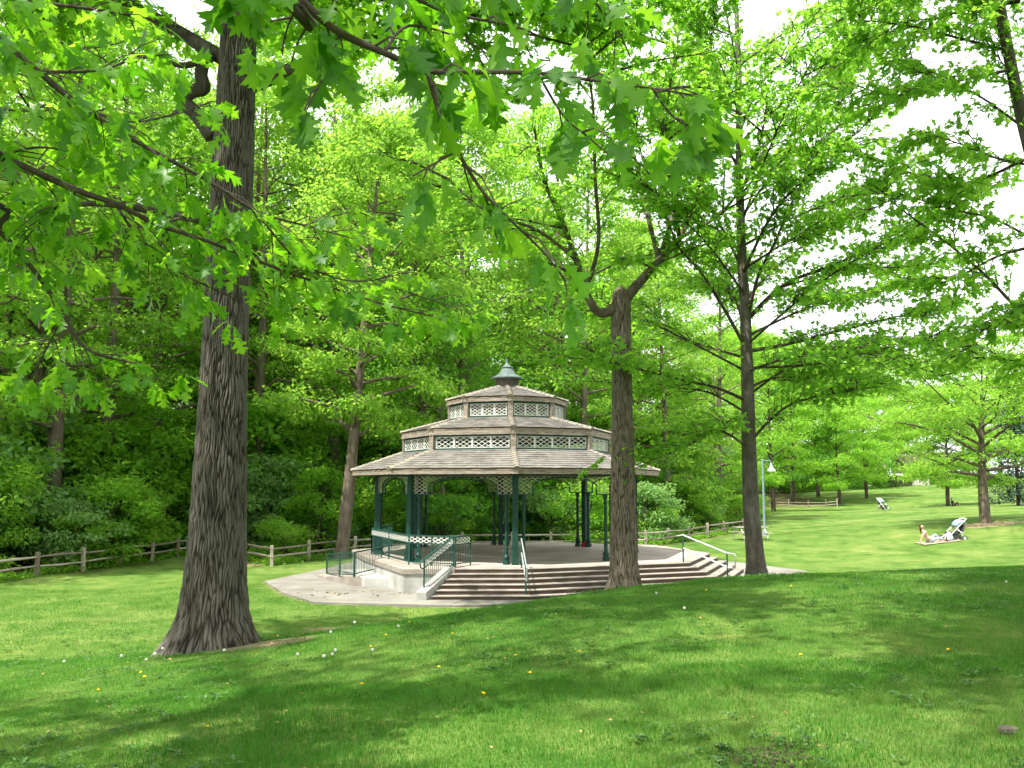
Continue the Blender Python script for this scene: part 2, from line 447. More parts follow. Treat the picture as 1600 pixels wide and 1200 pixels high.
def ground_mat():
    m, nt, out = new_mat('lawn')
    L = nt.links.new
    ge = nd(nt, 'ShaderNodeNewGeometry')
    pos = ge.outputs['Position']
    big = noise(nt, 0.16, 5, 0.6, pos)
    mid = noise(nt, 1.3, 5, 0.65, pos)
    fine = noise(nt, 22, 4, 0.7, pos)
    r1 = ramp(nt, [(0.34, G(.045, .11, .016)), (0.5, G(.10, .175, .030)), (0.66, G(.18, .235, .06))])
    L(mid.outputs['Fac'], r1.inputs['Fac'])
    r2 = ramp(nt, [(0.36, G(.045, .11, .02)), (0.52, G(.10, .17, .038)), (0.66, G(.175, .215, .07))])
    L(big.outputs['Fac'], r2.inputs['Fac'])
    mx = nd(nt, 'ShaderNodeMix', data_type='RGBA'); mx.inputs[0].default_value = 0.5
    L(r1.outputs[0], mx.inputs[6]); L(r2.outputs[0], mx.inputs[7])
    rf = ramp(nt, [(0.3, G(.55, .6, .5)), (0.55, G(1, 1, 1)), (0.75, G(1.3, 1.25, 1.3))])
    L(fine.outputs['Fac'], rf.inputs['Fac'])
    mm = nd(nt, 'ShaderNodeMix', data_type='RGBA', blend_type='MULTIPLY'); mm.inputs[0].default_value = 0.8
    L(mx.outputs[2], mm.inputs[6]); L(rf.outputs[0], mm.inputs[7])
    pat = noise(nt, 0.55, 6, 0.7, pos, (1, .6, 1))
    rp_ = ramp(nt, [(0.36, G(.50, .62, .42)), (0.50, G(1, 1, 1)), (0.64, G(1.35, 1.12, 1.25))])
    L(pat.outputs['Fac'], rp_.inputs['Fac'])
    mp_ = nd(nt, 'ShaderNodeMix', data_type='RGBA', blend_type='MULTIPLY'); mp_.inputs[0].default_value = 0.75
    L(mm.outputs[2], mp_.inputs[6]); L(rp_.outputs[0], mp_.inputs[7])
    mm = mp_
    # worn earth: attribute painted by where feet and roots wear the turf
    at = nd(nt, 'ShaderNodeAttribute', attribute_name='worn')
    wn_ = noise(nt, 3.5, 5, 0.7, pos)
    ad = nd(nt, 'ShaderNodeMath', operation='MULTIPLY_ADD'); ad.inputs[1].default_value = 1.5
    L(at.outputs['Fac'], ad.inputs[0])
    sb = nd(nt, 'ShaderNodeMath', operation='SUBTRACT'); sb.inputs[1].default_value = 1.0
    L(wn_.outputs['Fac'], sb.inputs[0]); L(sb.outputs[0], ad.inputs[2])
    cl = nd(nt, 'ShaderNodeMapRange'); cl.inputs[1].default_value = 0.0; cl.inputs[2].default_value = 0.4
    L(ad.outputs[0], cl.inputs[0])
    soil = ramp(nt, [(0.3, G(.16, .12, .07)), (0.6, G(.27, .22, .14)), (0.8, G(.34, .29, .18))])
    L(fine.outputs['Fac'], soil.inputs['Fac'])
    m2 = nd(nt, 'ShaderNodeMix', data_type='RGBA')
    L(cl.outputs[0], m2.inputs[0]); L(mm.outputs[2], m2.inputs[6]); L(soil.outputs[0], m2.inputs[7])
    # forest floor: leaf mould under the trees
    at2 = nd(nt, 'ShaderNodeAttribute', attribute_name='mould')
    ff = ramp(nt, [(0.3, G(.035, .035, .015)), (0.5, G(.075, .07, .03)), (0.7, G(.13, .10, .055))])
    L(mid.outputs['Fac'], ff.inputs['Fac'])
    m3 = nd(nt, 'ShaderNodeMix', data_type='RGBA')
    L(at2.outputs['Fac'], m3.inputs[0]); L(m2.outputs[2], m3.inputs[6]); L(ff.outputs[0], m3.inputs[7])
    b = nd(nt, 'ShaderNodeBsdfPrincipled')
    b.inputs['Roughness'].default_value = 0.95
    b.inputs['Specular IOR Level'].default_value = 0.05
    L(m3.outputs[2], b.inputs['Base Color'])
    bp = nd(nt, 'ShaderNodeBump'); bp.inputs['Strength'].default_value = 0.6; bp.inputs['Distance'].default_value = 0.06
    L(fine.outputs['Fac'], bp.inputs['Height']); L(bp.outputs[0], b.inputs['Normal'])
    L(b.outputs[0], out.inputs['Surface'])
    return m
M['lawn'] = ground_mat()

# ------------------------------------------------------------------ terrain
PLAZA = [(-8.4, 31.0), (-6.9, 27.6), (-5.5, 25.5), (-1.7, 24.8), (3.0, 25.3), (6.5, 26.6), (9.3, 29.6), (11.2, 34.6),
         (9.6, 38.5), (4.5, 42.3), (-2.0, 42.6), (-6.5, 40.2), (-7.2, 36.0)]
def ctl(px, py, Y):
    p = P(px, py, Y); return (p.x, p.y, p.z)
CTL = [(0, 0, 1.70), (-4, 0, 1.45), (5, 0, 1.95), (0, -8, 2.1), (-6, -8, 1.8), (8, -6, 2.4), (0, 7, 1.37), (-3.5, 7, 1.18), (4, 8, 1.50), (9, 10, 1.55), (14, 14, 1.5),
       ctl(335, 1010, 14), ctl(972, 926, 21), ctl(1178, 905, 22), ctl(1400, 896, 24.5), ctl(1600, 888, 26),
       ctl(700, 960, 17), ctl(500, 988, 15), (-7.2, 12, .62), (-11, 10, .6), ctl(840, 942, 19),
       (-3.2, 19.2, .02), (-0.8, 21.6, .02), (-8, 17.5, .05), (-12, 19, 0), (2.5, 24.8, -.02), (-5, 23, -.02), (-9, 25, -.03), (-9, 32, 0),
       (-17, 31, 0), (-22, 26, .1), (-15.5, 41, 0), (-30, 45, .6), (-8, 43, 0), (0, 47, 0), (7.5, 47, .0), (0, 33, -.03), (6.5, 28.5, -.02), (10, 33, 0), (10.2, 29.0, .12),
       (15, 33, .10), (13, 56, .12), (15.5, 60, .2), (0, 70, .8), (-20, 75, 1.5), (-45, 70, 2), (20, 38, .28),
       ctl(1465, 850, 45), ctl(1600, 868, 37), ctl(1540, 818, 50), ctl(1600, 800, 60), ctl(1380, 797, 86), ctl(1245, 796, 112), ctl(1340, 775, 130), ctl(1395, 761, 160), ctl(1600, 770, 120),
       (20, 70, .25), (60, 40, 2.5), (90, 120, 5), (40, 10, 2.4), (0, 130, 2.5), (-60, 130, 4)]
CTL = np.array(CTL, float)
def _tps(r2):
    return np.where(r2 > 1e-9, 0.5 * r2 * np.log(r2 + 1e-12), 0.0)
_n = len(CTL)
_K = _tps(((CTL[:, None, :2] - CTL[None, :, :2]) ** 2).sum(-1)) + np.eye(_n) * 0.15
_Pm = np.c_[np.ones(_n), CTL[:, :2]]
_A = np.zeros((_n + 3, _n + 3)); _A[:_n, :_n] = _K; _A[:_n, _n:] = _Pm; _A[_n:, :_n] = _Pm.T
_W = np.linalg.solve(_A, np.r_[CTL[:, 2], 0, 0, 0])

def poly_sd(x, y, poly):
    """Signed distance (negative inside)."""
    d = np.full(x.shape, 1e9); ins = np.zeros(x.shape, bool)
    n = len(poly)
    for i in range(n):
        ax, ay = poly[i]; bx, by = poly[(i + 1) % n]
        ex, ey = bx - ax, by - ay
        t = np.clip(((x - ax) * ex + (y - ay) * ey) / (ex * ex + ey * ey), 0, 1)
        d = np.minimum(d, np.hypot(x - ax - t * ex, y - ay - t * ey))
        c = ((ay > y) != (by > y)) & (x < (bx - ax) * (y - ay) / (by - ay + 1e-12) + ax)
        ins ^= c
    return np.where(ins, -d, d)

def hgt(x, y):
    x = np.atleast_1d(np.asarray(x, float)); y = np.atleast_1d(np.asarray(y, float))
    cx = np.clip(x, -90, 110); cy = np.clip(y, -15, 175)
    z = np.empty(x.shape)
    fx, fy, fz = cx.ravel(), cy.ravel(), z.reshape(-1)
    for s in range(0, fx.size, 60000):
        q = np.c_[fx[s:s + 60000], fy[s:s + 60000]]
        k = _tps(((q[:, None, :] - CTL[None, :, :2]) ** 2).sum(-1))
        fz[s:s + 60000] = k @ _W[:_n] + _W[_n] + q @ _W[_n + 1:]
    z = np.clip(fz.reshape(x.shape), -0.6, 9)
    sd = poly_sd(x, y, PLAZA)
    w = np.clip(1 - sd / 1.3, 0, 1); w = w * w * (3 - 2 * w)
    z = z * (1 - w) + np.minimum(z, -0.035) * w * (sd < 0) + np.clip(z, -0.02, 0.015) * w * (sd >= 0)
    z += (vnoise(x * 0.9, y * 0.9, 3) - 0.5) * 0.05 * np.clip(sd / 2, 0, 1) + (vnoise(x * 0.3, y * 0.3, 5) - 0.5) * 0.10 * np.clip(sd / 3, 0, 1)
    return z
def hz(x, y):
    return float(hgt([x], [y])[0])
def on(x, y, dz=0.0):
    return Vector((x, y, hz(x, y) + dz))
def Gnd(px, py, y0=3.0, y1=200.0):
    """Where the sight line through a photograph pixel meets the terrain."""
    ys = np.concatenate([np.arange(y0, 40, 0.05), np.arange(40, y1, 0.4)])
    u = (px - 800) / F; v = (600 - py) / F
    s, c = math.sin(PITCH), math.cos(PITCH)
    t = ys / (c - v * s)
    X = u * t; Z = CZ + t * (s + v * c)
    h = hgt(X, ys)
    i = np.argmax(Z <= h)
    return Vector((X[i], ys[i], h[i]))

def gline(lo, hi, fine_lo, fine_hi, step, grow=1.12):
    a = list(np.arange(fine_lo, fine_hi + 1e-6, step))
    s = step; p = a[-1]
    while p < hi:
        s *= grow; p += s; a.append(p)
    s = step; p = a[0]; b = []
    while p > lo:
        s *= grow; p -= s; b.append(p)
    return np.array(b[::-1] + a)
gx = gline(-700, 700, -22, 28, 0.28); gy = gline(-60, 900, 2, 48, 0.24)
GX, GY = np.meshgrid(gx, gy)
GZ = hgt(GX, GY)
nx, ny = len(gx), len(gy)
idx = np.arange(nx * ny).reshape(ny, nx)
quads = np.stack([idx[:-1, :-1], idx[:-1, 1:], idx[1:, 1:], idx[1:, :-1]], -1).reshape(-1, 4)
me = np_mesh('lawn', np.stack([GX, GY, GZ], -1).reshape(-1, 3), quads, mat=M['lawn'], smooth=True)

# fence lines (also the edge of the wood)
FENCE_A = [(-18.6, 27.5), (-17.4, 30.4), (-16.9, 32.4), (-16.3, 34.6), (-15.9, 36.9), (-15.5, 39.2), (-15.2, 41.4), (-14.0, 42.6), (-12.2, 40.6), (-9.8, 37.2), (-8.9, 39.8), (-7.5, 43.4)]
FENCE_B = [(-7.5, 43.4), (-5.0, 44.8), (-2.5, 45.8), (0.0, 46.6), (2.0, 47.2), (4.5, 47.8), (7.0, 47.6), (8.6, 49.8), (10.2, 52.2), (11.7, 54.4), (13.3, 56.8), (15.3, 60.0)]
FENCE_C = [(31.0, 118), (33.0, 116.5), (35.2, 115), (37.4, 114), (39.4, 113.5), (41, 114)]
WOOD = [(-18.6, 20), (-17.4, 30.4), (-16.3, 34.6), (-15.2, 41.4), (-14, 42.6), (-9.8, 37.6), (-7.5, 43.6), (0, 46.8), (7, 47.8), (13.3, 57), (16, 62), (24, 85), (33, 117), (41, 115), (46, 150), (20, 400), (-300, 400), (-300, -10), (-30, -10)]
def blob(x, y, cx, cy, rx, ry):
    return np.clip(1.3 - np.hypot((x - cx) / rx, (y - cy) / ry), 0, 1)
def worn_at(x, y):
    w = np.zeros(np.shape(x))
    for b in [(-3.7, 13.6, .9, .8), (2.6, 20.7, .7, .6), (5.9, 21.8, .6, .5), (-1.6, 22.6, 2.2, .45), (-6.9, 16.8, 1.3, .5), (2.0, 5.55, .45, .2), (26.0, 49.5, 2.2, 1.4), (-11.4, 38.6, 1.9, 1.9),
              (-2.6, 21.6, 2.6, .5)]:
        w = np.maximum(w, blob(x, y, *b))
    sd = poly_sd(x, y, PLAZA)
    w = np.maximum(w, 0.55 * np.clip(1 - np.abs(sd) / 0.5, 0, 1))
    return w
a = me.attributes.new('worn', 'FLOAT', 'POINT'); a.data.foreach_set('value', worn_at(GX, GY).ravel().astype(np.float32))
mould = np.clip(0.5 - poly_sd(GX, GY, WOOD) / 1.6 + (vnoise(GX * .8, GY * .8, 9) - .5), 0, 1)
a = me.attributes.new('mould', 'FLOAT', 'POINT'); a.data.foreach_set('value', mould.ravel().astype(np.float32))
tag(mesh_obj('ground', me), 'green lawn sloping down to the bandstand and out to the meadow', 'lawn', kind='structure')

# pavement round the bandstand, cast in slabs that can be told apart
pv = empty('pavement')
tag(pv, 'pale concrete pavement surrounding the bandstand', 'pavement', kind='structure')
PC = (0.6, 33.6)
nP = len(PLAZA)
def shrink(p, q, d):
    v = Vector((q[0] - p[0], q[1] - p[1])); L = v.length
    v /= L
    return (p[0] + v.x * d, p[1] + v.y * d)
for i in range(nP):
    a_, b_ = PLAZA[i], PLAZA[(i + 1) % nP]
    mid = lambda p, t: (p[0] + (PC[0] - p[0]) * t, p[1] + (PC[1] - p[1]) * t)
    q = [a_, b_, mid(b_, .8), mid(a_, .8)]
    c = Vector((sum(p[0] for p in q) / 4, sum(p[1] for p in q) / 4))
    q = [shrink(p, c, 0.006) for p in q]
    mb = MB(); mb.prism(q, -0.12, 0.02 + 0.003 * (i % 3), rnd=random.uniform(.35, .65)); mb.build('slab', M['concrete'], pv)

# ------------------------------------------------------------------ bandstand
GC = Vector((-0.19, 33.7, 0.0))
ROT = math.radians(3.5)
FZ = 0.75
gz = empty('bandstand', GC)
tag(gz, 'octagonal park bandstand with three tiered shingle roofs and green columns', 'bandstand')
def oct(R, i, z=0.0):
    t = ROT + i * math.pi / 4          # i = 0 faces the camera
    return Vector((R * math.sin(t), -R * math.cos(t), z))
def loc2(p):                            # plan point -> bandstand space
    return (p[0] - GC.x, p[1] - GC.y)

# platform
PLAT = [(-3.26, 27.46), (-1.72, 27.5), (.3, 27.55), (5.75, 29.7), (7.3, 33.7), (6.0, 38.2), (1.4, 40.4), (-4.0, 38.9), (-6.2, 35.4), (-5.2, 32.2)]
mb = MB(); mb.prism([loc2(p) for p in PLAT], 0.0, FZ - 0.16); mb.build('platform_wall', M['pale_concrete'], gz)
def offset(poly, d, closed=True):
    n = len(poly); out = []
    for i in range(n):
        p = Vector(poly[i])
        a0 = Vector(poly[i - 1]) if (closed or i > 0) else None
        b0 = Vector(poly[(i + 1) % n]) if (closed or i < n - 1) else None
        ns = []
        for s, e in ((a0, p), (p, b0)):
            if s is None or e is None: continue
            v = (e - s).normalized(); ns.append(Vector((v.y, -v.x)))
        if len(ns) == 1:
            out.append(tuple(p + ns[0] * d))
        else:
            m_ = (ns[0] + ns[1]).normalized(); out.append(tuple(p + m_ * (d / max(.3, m_.dot(ns[0])))))
    return out
cop_o = offset(PLAT, 0.04)
cop_i = offset(PLAT, -0.55)
cp = MB()
for i in range(len(PLAT)):
    j = (i + 1) % len(PLAT)
    q = [loc2(cop_o[i]), loc2(cop_o[j]), loc2(cop_i[j]), loc2(cop_i[i])]
    c = Vector((sum(p[0] for p in q) / 4, sum(p[1] for p in q) / 4))
    mb = MB(); mb.prism([shrink(p, c, .004) for p in q], FZ - (0.03 if i in (1, 2, 3) else 0.16), FZ, rnd=random.uniform(.4, .6))
    mb.build('coping', M['tread'] if i in (1, 2, 3) else M['coping'], gz, bevel=0.008)
fl = MB(); fl.prism([loc2(p) for p in offset(PLAT, -0.553)], FZ - 0.155, FZ - 0.006)
floor_o = fl.build('floor', M['floor'], gz)
# steps: five below the platform edge, each a brown riser body under a pale tread
EDGE = [(-1.72, 27.5), (.3, 27.55), (5.75, 29.7), (7.3, 33.7)]
TR = 0.31
def step_line(k, extra=0.0):
    o = offset(EDGE, TR * k + extra, closed=False)
    o[0] = (EDGE[0][0] - 0.115 * k, o[0][1])
    return o
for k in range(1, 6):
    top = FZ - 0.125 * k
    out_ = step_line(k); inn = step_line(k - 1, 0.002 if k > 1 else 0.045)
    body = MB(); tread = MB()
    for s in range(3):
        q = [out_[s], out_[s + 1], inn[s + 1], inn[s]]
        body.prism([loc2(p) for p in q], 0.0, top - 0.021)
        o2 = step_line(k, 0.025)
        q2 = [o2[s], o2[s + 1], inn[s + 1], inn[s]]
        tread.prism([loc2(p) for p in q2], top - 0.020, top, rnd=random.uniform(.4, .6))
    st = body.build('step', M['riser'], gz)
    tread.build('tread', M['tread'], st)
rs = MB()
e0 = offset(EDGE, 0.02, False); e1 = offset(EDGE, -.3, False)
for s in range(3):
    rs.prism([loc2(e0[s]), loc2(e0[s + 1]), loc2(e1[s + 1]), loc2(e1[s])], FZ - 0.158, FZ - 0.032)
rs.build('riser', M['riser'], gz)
# sloping cheek wall at the left end of the steps
ck = MB()
cA, cB = loc2((-1.76, 27.6)), loc2((-2.42, 25.85))
w = 0.30
ck.prism([(cA[0], cA[1]), (cA[0] - w, cA[1]), (cB[0] - w, cB[1]), (cB[0], cB[1])], 0.0, [FZ + .05, FZ + .05, .26, .26])
ck.build('cheek_wall', M['pale_concrete'], gz, bevel=0.015)
# landing block and ramp on the left
lb = MB(); lb.prism([loc2(p) for p in [(-4.75, 29.15), (-3.62, 29.1), (-4.95, 32.3), (-5.95, 31.9)]], 0.0, 0.32)
lb.build('landing', M['pale_concrete'], gz, bevel=0.012)
rp = MB(); rp.prism([loc2(p) for p in [(-5.15, 29.4), (-4.76, 29.3), (-5.97, 31.95), (-7.0, 32.6), (-6.75, 32.2)]], 0.0, [.30, .30, .30, .06, .06])
rp.build('ramp', M['coping'], gz)

# posts and columns
RP = 4.80
EZ = 3.61
for i in range(8):
    p = oct(RP, i)
    mb = MB(); Mz = Matrix.Rotation(ROT + i * math.pi / 4, 3, 'Z')
    mb.box((p.x, p.y, (FZ + EZ + .02) / 2), (.185, .185, EZ - FZ + .02), Mz)
    mb.box((p.x, p.y, FZ + .06), (.225, .225, .12), Mz)
    mb.build('post', M['post_green'], gz, bevel=0.006)
VB = 2.95
col_me = None
for i in range(8):
    a_, b_ = oct(RP, i), oct(RP, i + 1)
    L_ = (b_ - a_).length
    for t in (0.30 / L_, 1 - 0.30 / L_):
        p = a_.lerp(b_, t)
        if col_me is None:
            mb = MB()
            h = VB - FZ
            mb.lathe((0, 0, 0), [(.115, 0), (.115, .10), (.09, .11), (.085, .17), (.105, .20), (.105, .24), (.08, .28), (.062, .32), (.062, .50), (.07, .52), (.055, .55),
                                 (.052, h - .34), (.066, h - .32), (.066, h - .29), (.05, h - .27), (.05, h - .16), (.075, h - .10), (.088, h - .03), (.088, h)], 12)
            col_me = mb.mesh('column', M['post_green'], False)
        c = mesh_obj('column', col_me, gz, (p.x, p.y, FZ))

# lattice: two families of thin strips, kept where inside() holds
def lattice(mb, org, ux, uz, W, H, cw, ch, sw, th, inside=None, n_out=None):
    n_out = n_out or ux.cross(uz)
    steps = 90
    for fam in (1, -1):
        slope = fam * ch / cw
        k0 = int(-(W / cw + H / ch)) - 2; k1 = int(W / cw + H / ch) + 3
        for k in range(k0, k1):
            c0 = k * ch if fam == -1 else k * ch
            run = None
            us = np.linspace(0, W, steps)
            vv = c0 + slope * us
            ok = (vv >= 0) & (vv <= H)
            if inside is not None:
                ok &= np.array([inside(a, b) for a, b in zip(us, vv)])
            i = 0
            while i < steps:
                if ok[i]:
                    j = i
                    while j + 1 < steps and ok[j + 1]: j += 1
                    if j > i:
                        u0, u1 = us[i], us[j]
                        if inside is None:       # exact ends at the rectangle
                            ua, ub = sorted(((0 - c0) / slope, (H - c0) / slope))
                            u0, u1 = max(0, ua), min(W, ub)
                        A = org + ux * u0 + uz * (c0 + slope * u0); B = org + ux * u1 + uz * (c0 + slope * u1)
                        off = n_out * (fam * th * 0.51)
                        mb.bar(A + off, B + off, sw, th, up=n_out)
                    i = j + 1
                else:
                    i += 1

# valance: arched lattice between the posts
VH = EZ - VB
def valance(i):
    a_, b_ = oct(RP, i, VB), oct(RP, i + 1, VB)
    ux = (b_ - a_).normalized(); W = (b_ - a_).length - .19
    org = a_ + ux * .095; uz = Vector((0, 0, 1)); n_ = ux.cross(uz)
    foot = 0.155 * W; vert = 0.40 * VH
    half = W / 2 - foot
    def arch(u):
        t = abs(u - W / 2) / half
        return vert + (0.84 * VH - vert) * math.sqrt(max(0, 1 - t ** 2.2)) if t < 1 else -1
    mb = MB()
    lattice(mb, org, ux, uz, W, VH, .21, .125, .0145, .007, lambda u, v: (v > arch(u)) or abs(u - W / 2) > half)
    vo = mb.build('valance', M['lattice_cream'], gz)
    tr = MB()
    pts = [(0, 0), (foot, 0), (foot, vert)] + [(W / 2 - half * math.cos(math.pi * k / 16), arch(W / 2 - half * math.cos(math.pi * k / 16) * .9999)) for k in range(1, 16)] + [(W - foot, vert), (W - foot, 0), (W, 0)]
    for (u0, v0), (u1, v1) in zip(pts[:-1], pts[1:]):
        tr.bar(org + ux * u0 + uz * v0, org + ux * u1 + uz * v1, .035, .045, up=n_)
    tr.bar(org + uz * (VH - .02), org + ux * W + uz * (VH - .02), .05, .05, up=n_)
    tr.build('valance_trim', M['post_green'], vo)
for i in range(8):
    valance(i)

# roofs
def roof(R0, z0, R1, z1, ncourse, name, fascia_h, top_drop=0.0):
    deck = MB()
    ring = lambda R, z: [oct(R, i, z) for i in range(8)]
    A, B, A2, B2 = ring(R0 - .02, z0 - .03), ring(R1, z1 - .03), ring(R0 - .02, z0 - .06), ring(R1, z1 - .06)
    deck.add(A + B + A2 + B2, [(i, (i + 1) % 8, 8 + (i + 1) % 8, 8 + i) for i in range(8)] + [(16 + (i + 1) % 8, 16 + i, 24 + i, 24 + (i + 1) % 8) for i in range(8)]
             + [((i + 1) % 8, i, 16 + i, 16 + (i + 1) % 8) for i in range(8)] + [(8 + i, 8 + (i + 1) % 8, 24 + (i + 1) % 8, 24 + i) for i in range(8)])
    ro = deck.build(name, M['ceiling_wood'], gz)
    for i in range(8):
        a0, b0 = oct(R0, i, z0), oct(R0, i + 1, z0)
        a1, b1 = oct(R1, i, z1), oct(R1, i + 1, z1)
        nrm = (b0 - a0).cross(a1 - a0).normalized()
        if nrm.z < 0: nrm = -nrm
        down = ((a0 + b0) / 2 - (a1 + b1) / 2).normalized()
        for c in range(ncourse):
            t0, t1 = c / ncourse, min(1.0, (c + 1.35) / ncourse)
            sa, sb = a0.lerp(a1, t0), b0.lerp(b1, t0)
            ta, tb = a0.lerp(a1, t1), b0.lerp(b1, t1)
            width = (sb - sa).length
            nsh = max(2, int(width / 0.17))
            cuts = np.sort(np.clip((np.arange(nsh + 1) + RNG.uniform(-.28, .28, nsh + 1)) / nsh, 0, 1)); cuts[0] = 0; cuts[-1] = 1
            mb = MB()
            base_r = RNG.uniform(.4, .6)
            for s in range(nsh):
                g = 0.0025 / width
                e0, e1 = cuts[s] + g, cuts[s + 1] - g
                if e1 - e0 < 0.004: continue
                dd = down * RNG.uniform(-.008, .012); th = RNG.uniform(.020, .032)
                p = [sa.lerp(sb, e0) + dd, sa.lerp(sb, e1) + dd, ta.lerp(tb, e1), ta.lerp(tb, e0)]
                lo = [p[0] + nrm * .004, p[1] + nrm * .004, p[2] - nrm * .012, p[3] - nrm * .012]
                hi = [p[0] + nrm * th, p[1] + nrm * th, p[2] + nrm * .001, p[3] + nrm * .001]
                mb.add(lo + hi, [(0, 1, 5, 4), (1, 2, 6, 5), (2, 3, 7, 6), (3, 0, 4, 7), (4, 5, 6, 7)], float(np.clip(base_r + RNG.normal(0, .22), 0, 1)))
            mb.build('shingle_course', M['shingle'], ro)
        # hip caps
        hp = MB(); nc = ncourse
        for c in range(nc):
            p0 = a0.lerp(a1, max(0, (c - .05) / nc)); p1 = a0.lerp(a1, min(1, (c + 1.25) / nc))
            ax = (p1 - p0).normalized(); sx = Vector((math.cos(ROT + i * math.pi / 4), math.sin(ROT + i * math.pi / 4), 0)); up = sx.cross(ax)
            if up.z < 0: up = -up
            vs_ = []
            for p, lift, wd in ((p0, .045, .13), (p1, .022, .10)):
                for u, h in ((-1, -.035), (-.55, .012), (0, .03), (.55, .012), (1, -.035)):
                    vs_.append(p + sx * (u * wd) + up * (h + lift))
                for u, h in ((1, -.055), (-1, -.055)):
                    vs_.append(p + sx * (u * wd) + up * (h + lift - .01))
            fs = [(k, (k + 1) % 7, 7 + (k + 1) % 7, 7 + k) for k in range(7)] + [tuple(range(6, -1, -1))]
            hp.add(vs_, fs, RNG.uniform(.2, .8))
        hp.build('hip_cap', M['shingle_hip'], ro)
        # fascia board
        fo, fi = [oct(R0 - .03, k, 0) for k in (i, i + 1)], [oct(R0 - .075, k, 0) for k in (i, i + 1)]
        fb = MB(); fb.prism([(fo[0].x, fo[0].y), (fo[1].x, fo[1].y), (fi[1].x, fi[1].y), (fi[0].x, fi[0].y)], z0 - .03 - fascia_h, z0 - .028)
        fb.build('fascia', M['grey_wood'], ro)
    return ro
roof(5.78, 3.79, 3.80, 4.47, 9, 'lower_roof', .15)
roof(3.98, 5.19, 2.10, 5.68, 9, 'middle_roof', .20)
roof(2.32, 6.40, 0.42, 6.93, 9, 'upper_roof', .15)
# soffit of the lower eave, and plate beam over the posts
for i in range(8):
    a_, b_ = oct(RP, i), oct(RP, i + 1)
    mb = MB(); mb.bar(Vector((a_.x, a_.y, EZ + .07)), Vector((b_.x, b_.y, EZ + .07)), .16, .12)
    mb.build('plate_beam', M['grey_wood'], gz)
    p0, p1 = oct(5.68, i, 3.70), oct(.45, i, 6.2)
    mb = MB(); mb.bar(oct(5.66, i, 3.69), oct(3.7, i, 4.36), .07, .10); mb.bar(oct(3.85, i, 5.07), oct(2.0, i, 5.55), .06, .09); mb.bar(oct(2.2, i, 6.30), oct(.3, i, 6.82), .05, .08)
    mb.build('rafter', M['ceiling_wood'], gz)

def clerestory(R, zb, zt, npan, cw, name):
    cl = MB()
    O8, I8 = [oct(R + .05, i) for i in range(8)], [oct(R - .09, i) for i in range(8)]
    vs_ = [(p.x, p.y, z) for z in (zb - .06, zb - .004) for rg in (O8, I8) for p in rg]     # sill ring
    cl.add(vs_, [q for i in range(8) for j in ((i + 1) % 8,) for q in ((i, j, 16 + j, 16 + i), (8 + j, 8 + i, 24 + i, 24 + j), (16 + i, 16 + j, 24 + j, 24 + i), (j, i, 8 + i, 8 + j))])
    co = cl.build(name, M['grey_wood'], gz)
    for i in range(8):                 # corner posts
        p = oct(R, i); cp_ = MB(); cp_.box((p.x, p.y, (zb + zt) / 2), (.19, .13, zt - zb), Matrix.Rotation(ROT + i * math.pi / 4, 3, 'Z'))
        cp_.build('corner_post', M['grey_wood'], co)
    for i in range(8):
        a_, b_ = oct(R, i), oct(R, i + 1)
        ux = (b_ - a_).normalized(); Lf = (b_ - a_).length; uz = Vector((0, 0, 1)); n_ = ux.cross(uz)
        e = .10
        fr = MB()
        for z, hh in ((zb + .035, .07), (zt - .05, .10)):
            fr.bar(a_ + ux * e + uz * z, b_ - ux * e + uz * z, .05, hh)
        for u in (e + .015, Lf - e - .015):
            fr.bar(a_ + ux * u + uz * (zb + .07), a_ + ux * u + uz * (zt - .10), .05, .03, up=ux)
        fr.build('frame', M['post_green'], co)
        W = (Lf - 2 * e - .06) / npan; H = zt - zb - .17
        for k in range(npan):
            org = a_ + ux * (e + .03 + k * W) + uz * (zb + .07)
            mb = MB()
            lattice(mb, org, ux, uz, W, H, cw, cw * .58, .017, .007)
            for u in (.012, W - .012):
                mb.bar(org + ux * u, org + ux * u + uz * H, .022, .026, up=ux)
            for v in (.008, H - .008):
                mb.bar(org + uz * v + ux * .024, org + uz * v + ux * (W - .024), .024, .016)
            mb.build('lattice_panel', M['lattice_white'], co)
clerestory(3.84, 4.44, 5.00, 4, .235, 'lower_clerestory')
clerestory(2.16, 5.65, 6.25, 3, .185, 'upper_clerestory')
# louvred lantern and copper cap
lv = MB()
lv.lathe((0, 0, 0), [(.46, 6.88), (.46, 6.93), (.40, 6.95), (.40, 7.20), (.44, 7.21), (.44, 7.25)], 16)
for k in range(16):
    t = 2 * math.pi * k / 16
    lv.box((.41 * math.cos(t), .41 * math.sin(t), 7.07), (.04, .035, .24), Matrix.Rotation(t, 3, 'Z'))
lv.build('lantern', M['louver'], gz)
cpz = MB()
cpz.lathe((0, 0, 0), [(.56, 7.24), (.60, 7.25), (.60, 7.29), (.50, 7.33), (.38, 7.40), (.28, 7.50), (.215, 7.62), (.20, 7.66), (.225, 7.67), (.225, 7.70), (.16, 7.73), (.09, 7.78), (.05, 7.85), (.025, 7.92), (.035, 7.95), (.01, 8.02)], 20)
cpz.build('copper_cap', M['copper'], gz)

